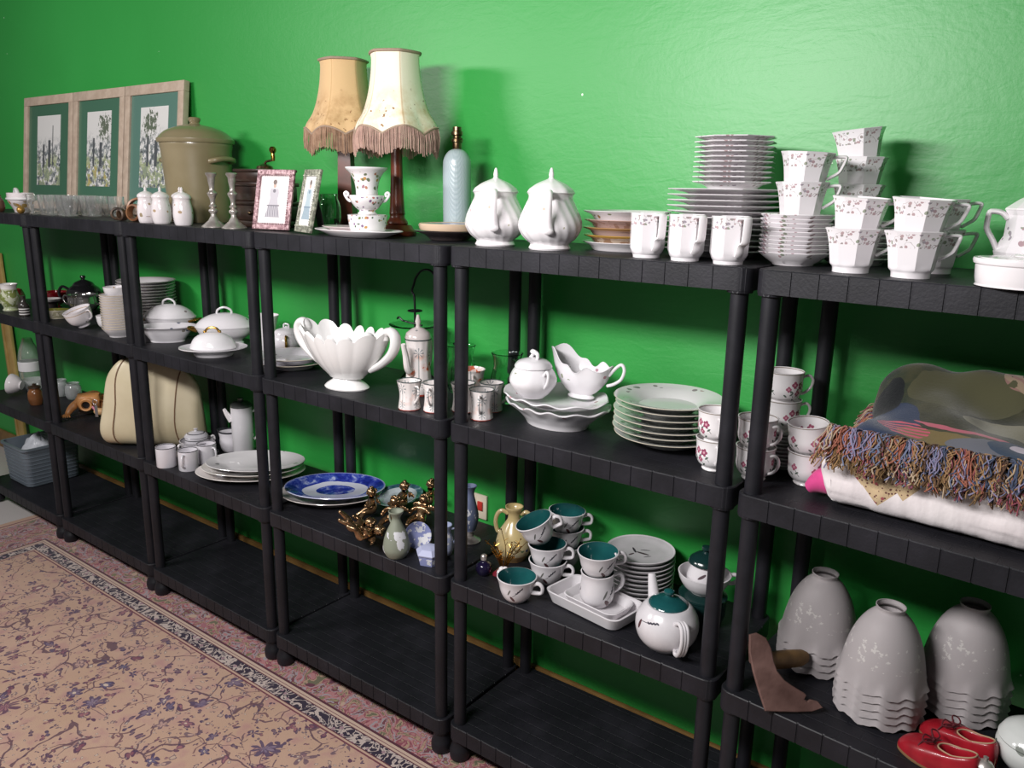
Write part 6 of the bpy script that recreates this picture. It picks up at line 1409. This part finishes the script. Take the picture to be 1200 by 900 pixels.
# ---- child's red shoes
RED = M('red_leather', '#a81e2c', .32, var=('#8f1522', 30), coat=.25); TAN = M('tan_lining', '#b79a7c', .7); SOLE = M('tan_sole', '#8d6a4a', .6); LACE = M('maroon_lace', '#5a1420', .8)
def shoe(label, heel, toe, flip):
    h = on_z(*heel, T[2]); t_ = on_z(*toe, T[2]); d = t_-h; L = .150; rz = atan2(d.y, d.x)
    r = thing('child_shoe', label, 'shoe', (h.x, h.y, Z), rz, 'red childrens shoes')
    N_ = 44
    def foot_out(s=1.0):
        o = []
        for j in range(N_):
            a = 2*pi*j/N_; u = .5+.5*cos(a); w = (.0285 if u < .4 else .0285+.006*sin(min(1, (u-.4)/.45)*pi*.6)); sa = sin(a)
            o.append((L*u, w*s*(abs(sa)**.62)*(1 if sa > 0 else -1)*(1 if u < .96 else .9)+.004*flip*sin(pi*u)))
        return o
    fo = foot_out(); b = MB(); b.loft([[(x*.99+.001, y*.97, 0) for x, y in fo], [(x, y, .002) for x, y in fo], [(x, y, .007) for x, y in fo]]); obj('sole', b, SOLE, r)
    op = [(.007+.068*(.5+.5*cos(2*pi*j/N_)), .0185*(abs(sin(2*pi*j/N_))**.8)*(1 if sin(2*pi*j/N_) > 0 else -1), .047-.004*cos(2*pi*j/N_)+.010*max(0, -cos(2*pi*j/N_))) for j in range(N_)]
    rings = []
    for k in range(11):
        q = k/10; ring = []
        for j in range(N_):
            bx, by = fo[j]; ox, oy, oz = op[j]; s = q**1.5; bul = .0035*sin(pi*q)
            cxn = (bx-L*.5)/(L*.5); ring.append((bx+(ox-bx)*s+bul*cxn, (by+(oy-by)*s)*(1+.05*sin(pi*q)), .006+(oz-.006)*(sin(q*pi/2)**.9)))
        rings.append(ring)
    for dz in (.003, .012, .034): rings.append([(x*.94+.0025, y*.90, z-dz) for x, y, z in op])
    b = MB(); b.loft(rings, cap=False); obj('upper', b, RED, r, 70)
    b = MB(); b.tube([(x, y, z+.0006) for x, y, z in op], .0015, 6, closed=True); obj('lip_binding', b, TAN, r)
    b = MB(); b.loft([[(x*.92+.003, y*.88, .0095) for x, y, z in op], [(x*.92+.003, y*.88, .0125) for x, y, z in op]]); obj('insole', b, TAN, r)
    b = MB(); q = Vector((.086, 0, .047))
    for s in (1, -1):
        b.tube(cr([q, q+Vector((.012, s*.012, .010)), q+Vector((.008, s*.026, .004)), q+Vector((-.004, s*.014, .003)), q], 5), .0016, 6)
        b.tube(cr([q, q+Vector((.010, s*.014, .001)), q+Vector((.016, s*.026, -.012))], 5), .0014, 6)
        b.tube([(.080, s*.010, .0475), (.094, -s*.010, .0445)], .0015, 6)
    b.ball(q, .004, 10); obj('laces', b, LACE, r)
    b = MB(); b.tube([(-.0005+.0, 0, .008), (-.001, 0, .03), (.005, 0, .056)], .0011, 5); obj('heel_seam', b, TAN, r)
    return r
shoe('red laced child shoe nearest the shelf edge', (1143, 922), (1064, 876), 1)
shoe('red laced child shoe standing behind the other one', (1163, 905), (1098, 864), -1)
# ---- flowered china pot and little brass goblet at the edge of the picture
r = thing('flowered_pot', 'white round china pot with green flower sprays and a pale green knob', 'pot', (1.398, .140, Z), 0)
FPm = china('green_spray_china', '#d9dcd9', [('sprig', 'z', .02, .10, 34, ['#5f6a62', '#7a857a', '#8a8f88'], .26, .35), ('line', 'z', .064, .0655, '#5a5f5c')])
b = MB(); b.lathe([(0, 0), (.036, 0)]+sm([(.040, .004), (.058, .026), (.064, .048), (.060, .064)], 4)+[(0, .064)], 48); obj('pot_body', b, FPm, r)
b = MB(); b.lathe([(.061, .0645), (.062, .067)]+sm([(.054, .083), (.034, .097), (.012, .103)], 3)+[(.008, .106), (0, .106)], 48); obj('lid', b, FPm, r)
b = MB(); b.lathe(sm([(0, .105), (.008, .106), (.009, .112), (.018, .124), (.019, .136), (.010, .147), (0, .149)], 3), 28); obj('knob', b, M('pale_green_glaze', '#b0b89a', .25, coat=.3), r)
r = thing('brass_goblet', 'tiny brass goblet in front of the flowered pot', 'goblet', (1.330, .030, Z))
b = MB(); b.lathe(sm([(0, 0), (.018, 0), (.018, .003), (.006, .008), (.005, .020), (.009, .024), (.015, .034), (.0165, .046)], 2)+[(.015, .046), (.012, .034), (0, .028)], 24); obj('goblet_body', b, M('green_brass', '#8f8550', .25, 1), r)
b = MB(); b.lathe([(0, .0465), (.016, .047), (.012, .053), (.004, .057), (.0045, .064), (0, .066)], 20); obj('lid', b, SILV, r)

# ================================================================== BOTTOM SHELF
Z = T[3]+.0005
r = thing('plastic_crate', 'grey blue plastic crate on the bottom shelf of the far unit', 'crate', (-3.048, .205, Z), 0)
CRm = M('grey_blue_plastic', '#76808a', .35, trans=.08, var=('#69737e', 8))
def crate():
    b = MB(); Lx, Wy = .27, .28
    o = [rrect(Lx-.03, Wy-.03, .03), rrect(Lx-.02, Wy-.02, .03), rrect(Lx, Wy, .03), rrect(Lx+.016, Wy+.016, .03), rrect(Lx+.016, Wy+.016, .03), rrect(Lx-.006, Wy-.006, .03), rrect(Lx-.026, Wy-.026, .03)]
    z = [0, .006, .20, .20, .212, .212, .008]
    b.loft([[(x, y, zz) for x, y in q] for q, zz in zip(o, z)])
    for k in range(9):
        yy = .022+.020*k; q = rrect(Lx-.018+.0166*k*.11*9/8, Wy-.018+.0166*k*.11*9/8, .03); b.tube([(x, y, yy) for x, y in q], .0022, 6, closed=True)
    return b
obj('crate_body', crate(), CRm, r)
b = MB(); rg = random.Random(6); rings = []
from mathutils import noise as mn_
for i in range(15):
    t = i/14; rr_ = .5*(1-t)**.55; rings.append([(.225*rr_*2*cos(2*pi*j/40)*(.5 if t > 2 else 1)*.5, .235*rr_*2*sin(2*pi*j/40)*.5, .130+.115*t+mn_.noise(Vector((cos(j*.157)*3, sin(j*.157)*3, t*4)))*.022) for j in range(40)])
b.loft(rings); solo('white_bag', b, M('white_plastic_bag', '#c9ccd4', .35, bump=(26, .6, .01)), 'crumpled white plastic bag filling the grey blue crate', 'bag', (-3.048, .205, Z), 0, ang=60)
# ================================================================== LIGHT
def area(name, loc, target, size, power, col=(1, 1, 1), shape='RECTANGLE', sy=None):
    l = bpy.data.lights.new(name, 'AREA'); l.shape = shape; l.size = size; l.size_y = sy or size; l.energy = power; l.color = col
    o = bpy.data.objects.new(name, l); COL.objects.link(o); o.location = loc
    o.rotation_euler = (Vector(target)-Vector(loc)).to_track_quat('-Z', 'Y').to_euler(); return o
area('ceiling_lamp', (.12, -1.6, 2.2), (.40, .2, 1.35), 1.1, 56, (1, .975, .97), sy=.22)
area('far_fill_light', (-2.2, -1.9, 2.5), (-2.3, .0, 1.0), .9, 40, (1, .97, .95), sy=.3)  # added fill light to brighten the far end, not a known lamp
wd = bpy.data.worlds.new('room_light'); SC.world = wd; wd.use_nodes = True
wd.node_tree.nodes['Background'].inputs[0].default_value = (.98, .97, 1, 1); wd.node_tree.nodes['Background'].inputs[1].default_value = .07
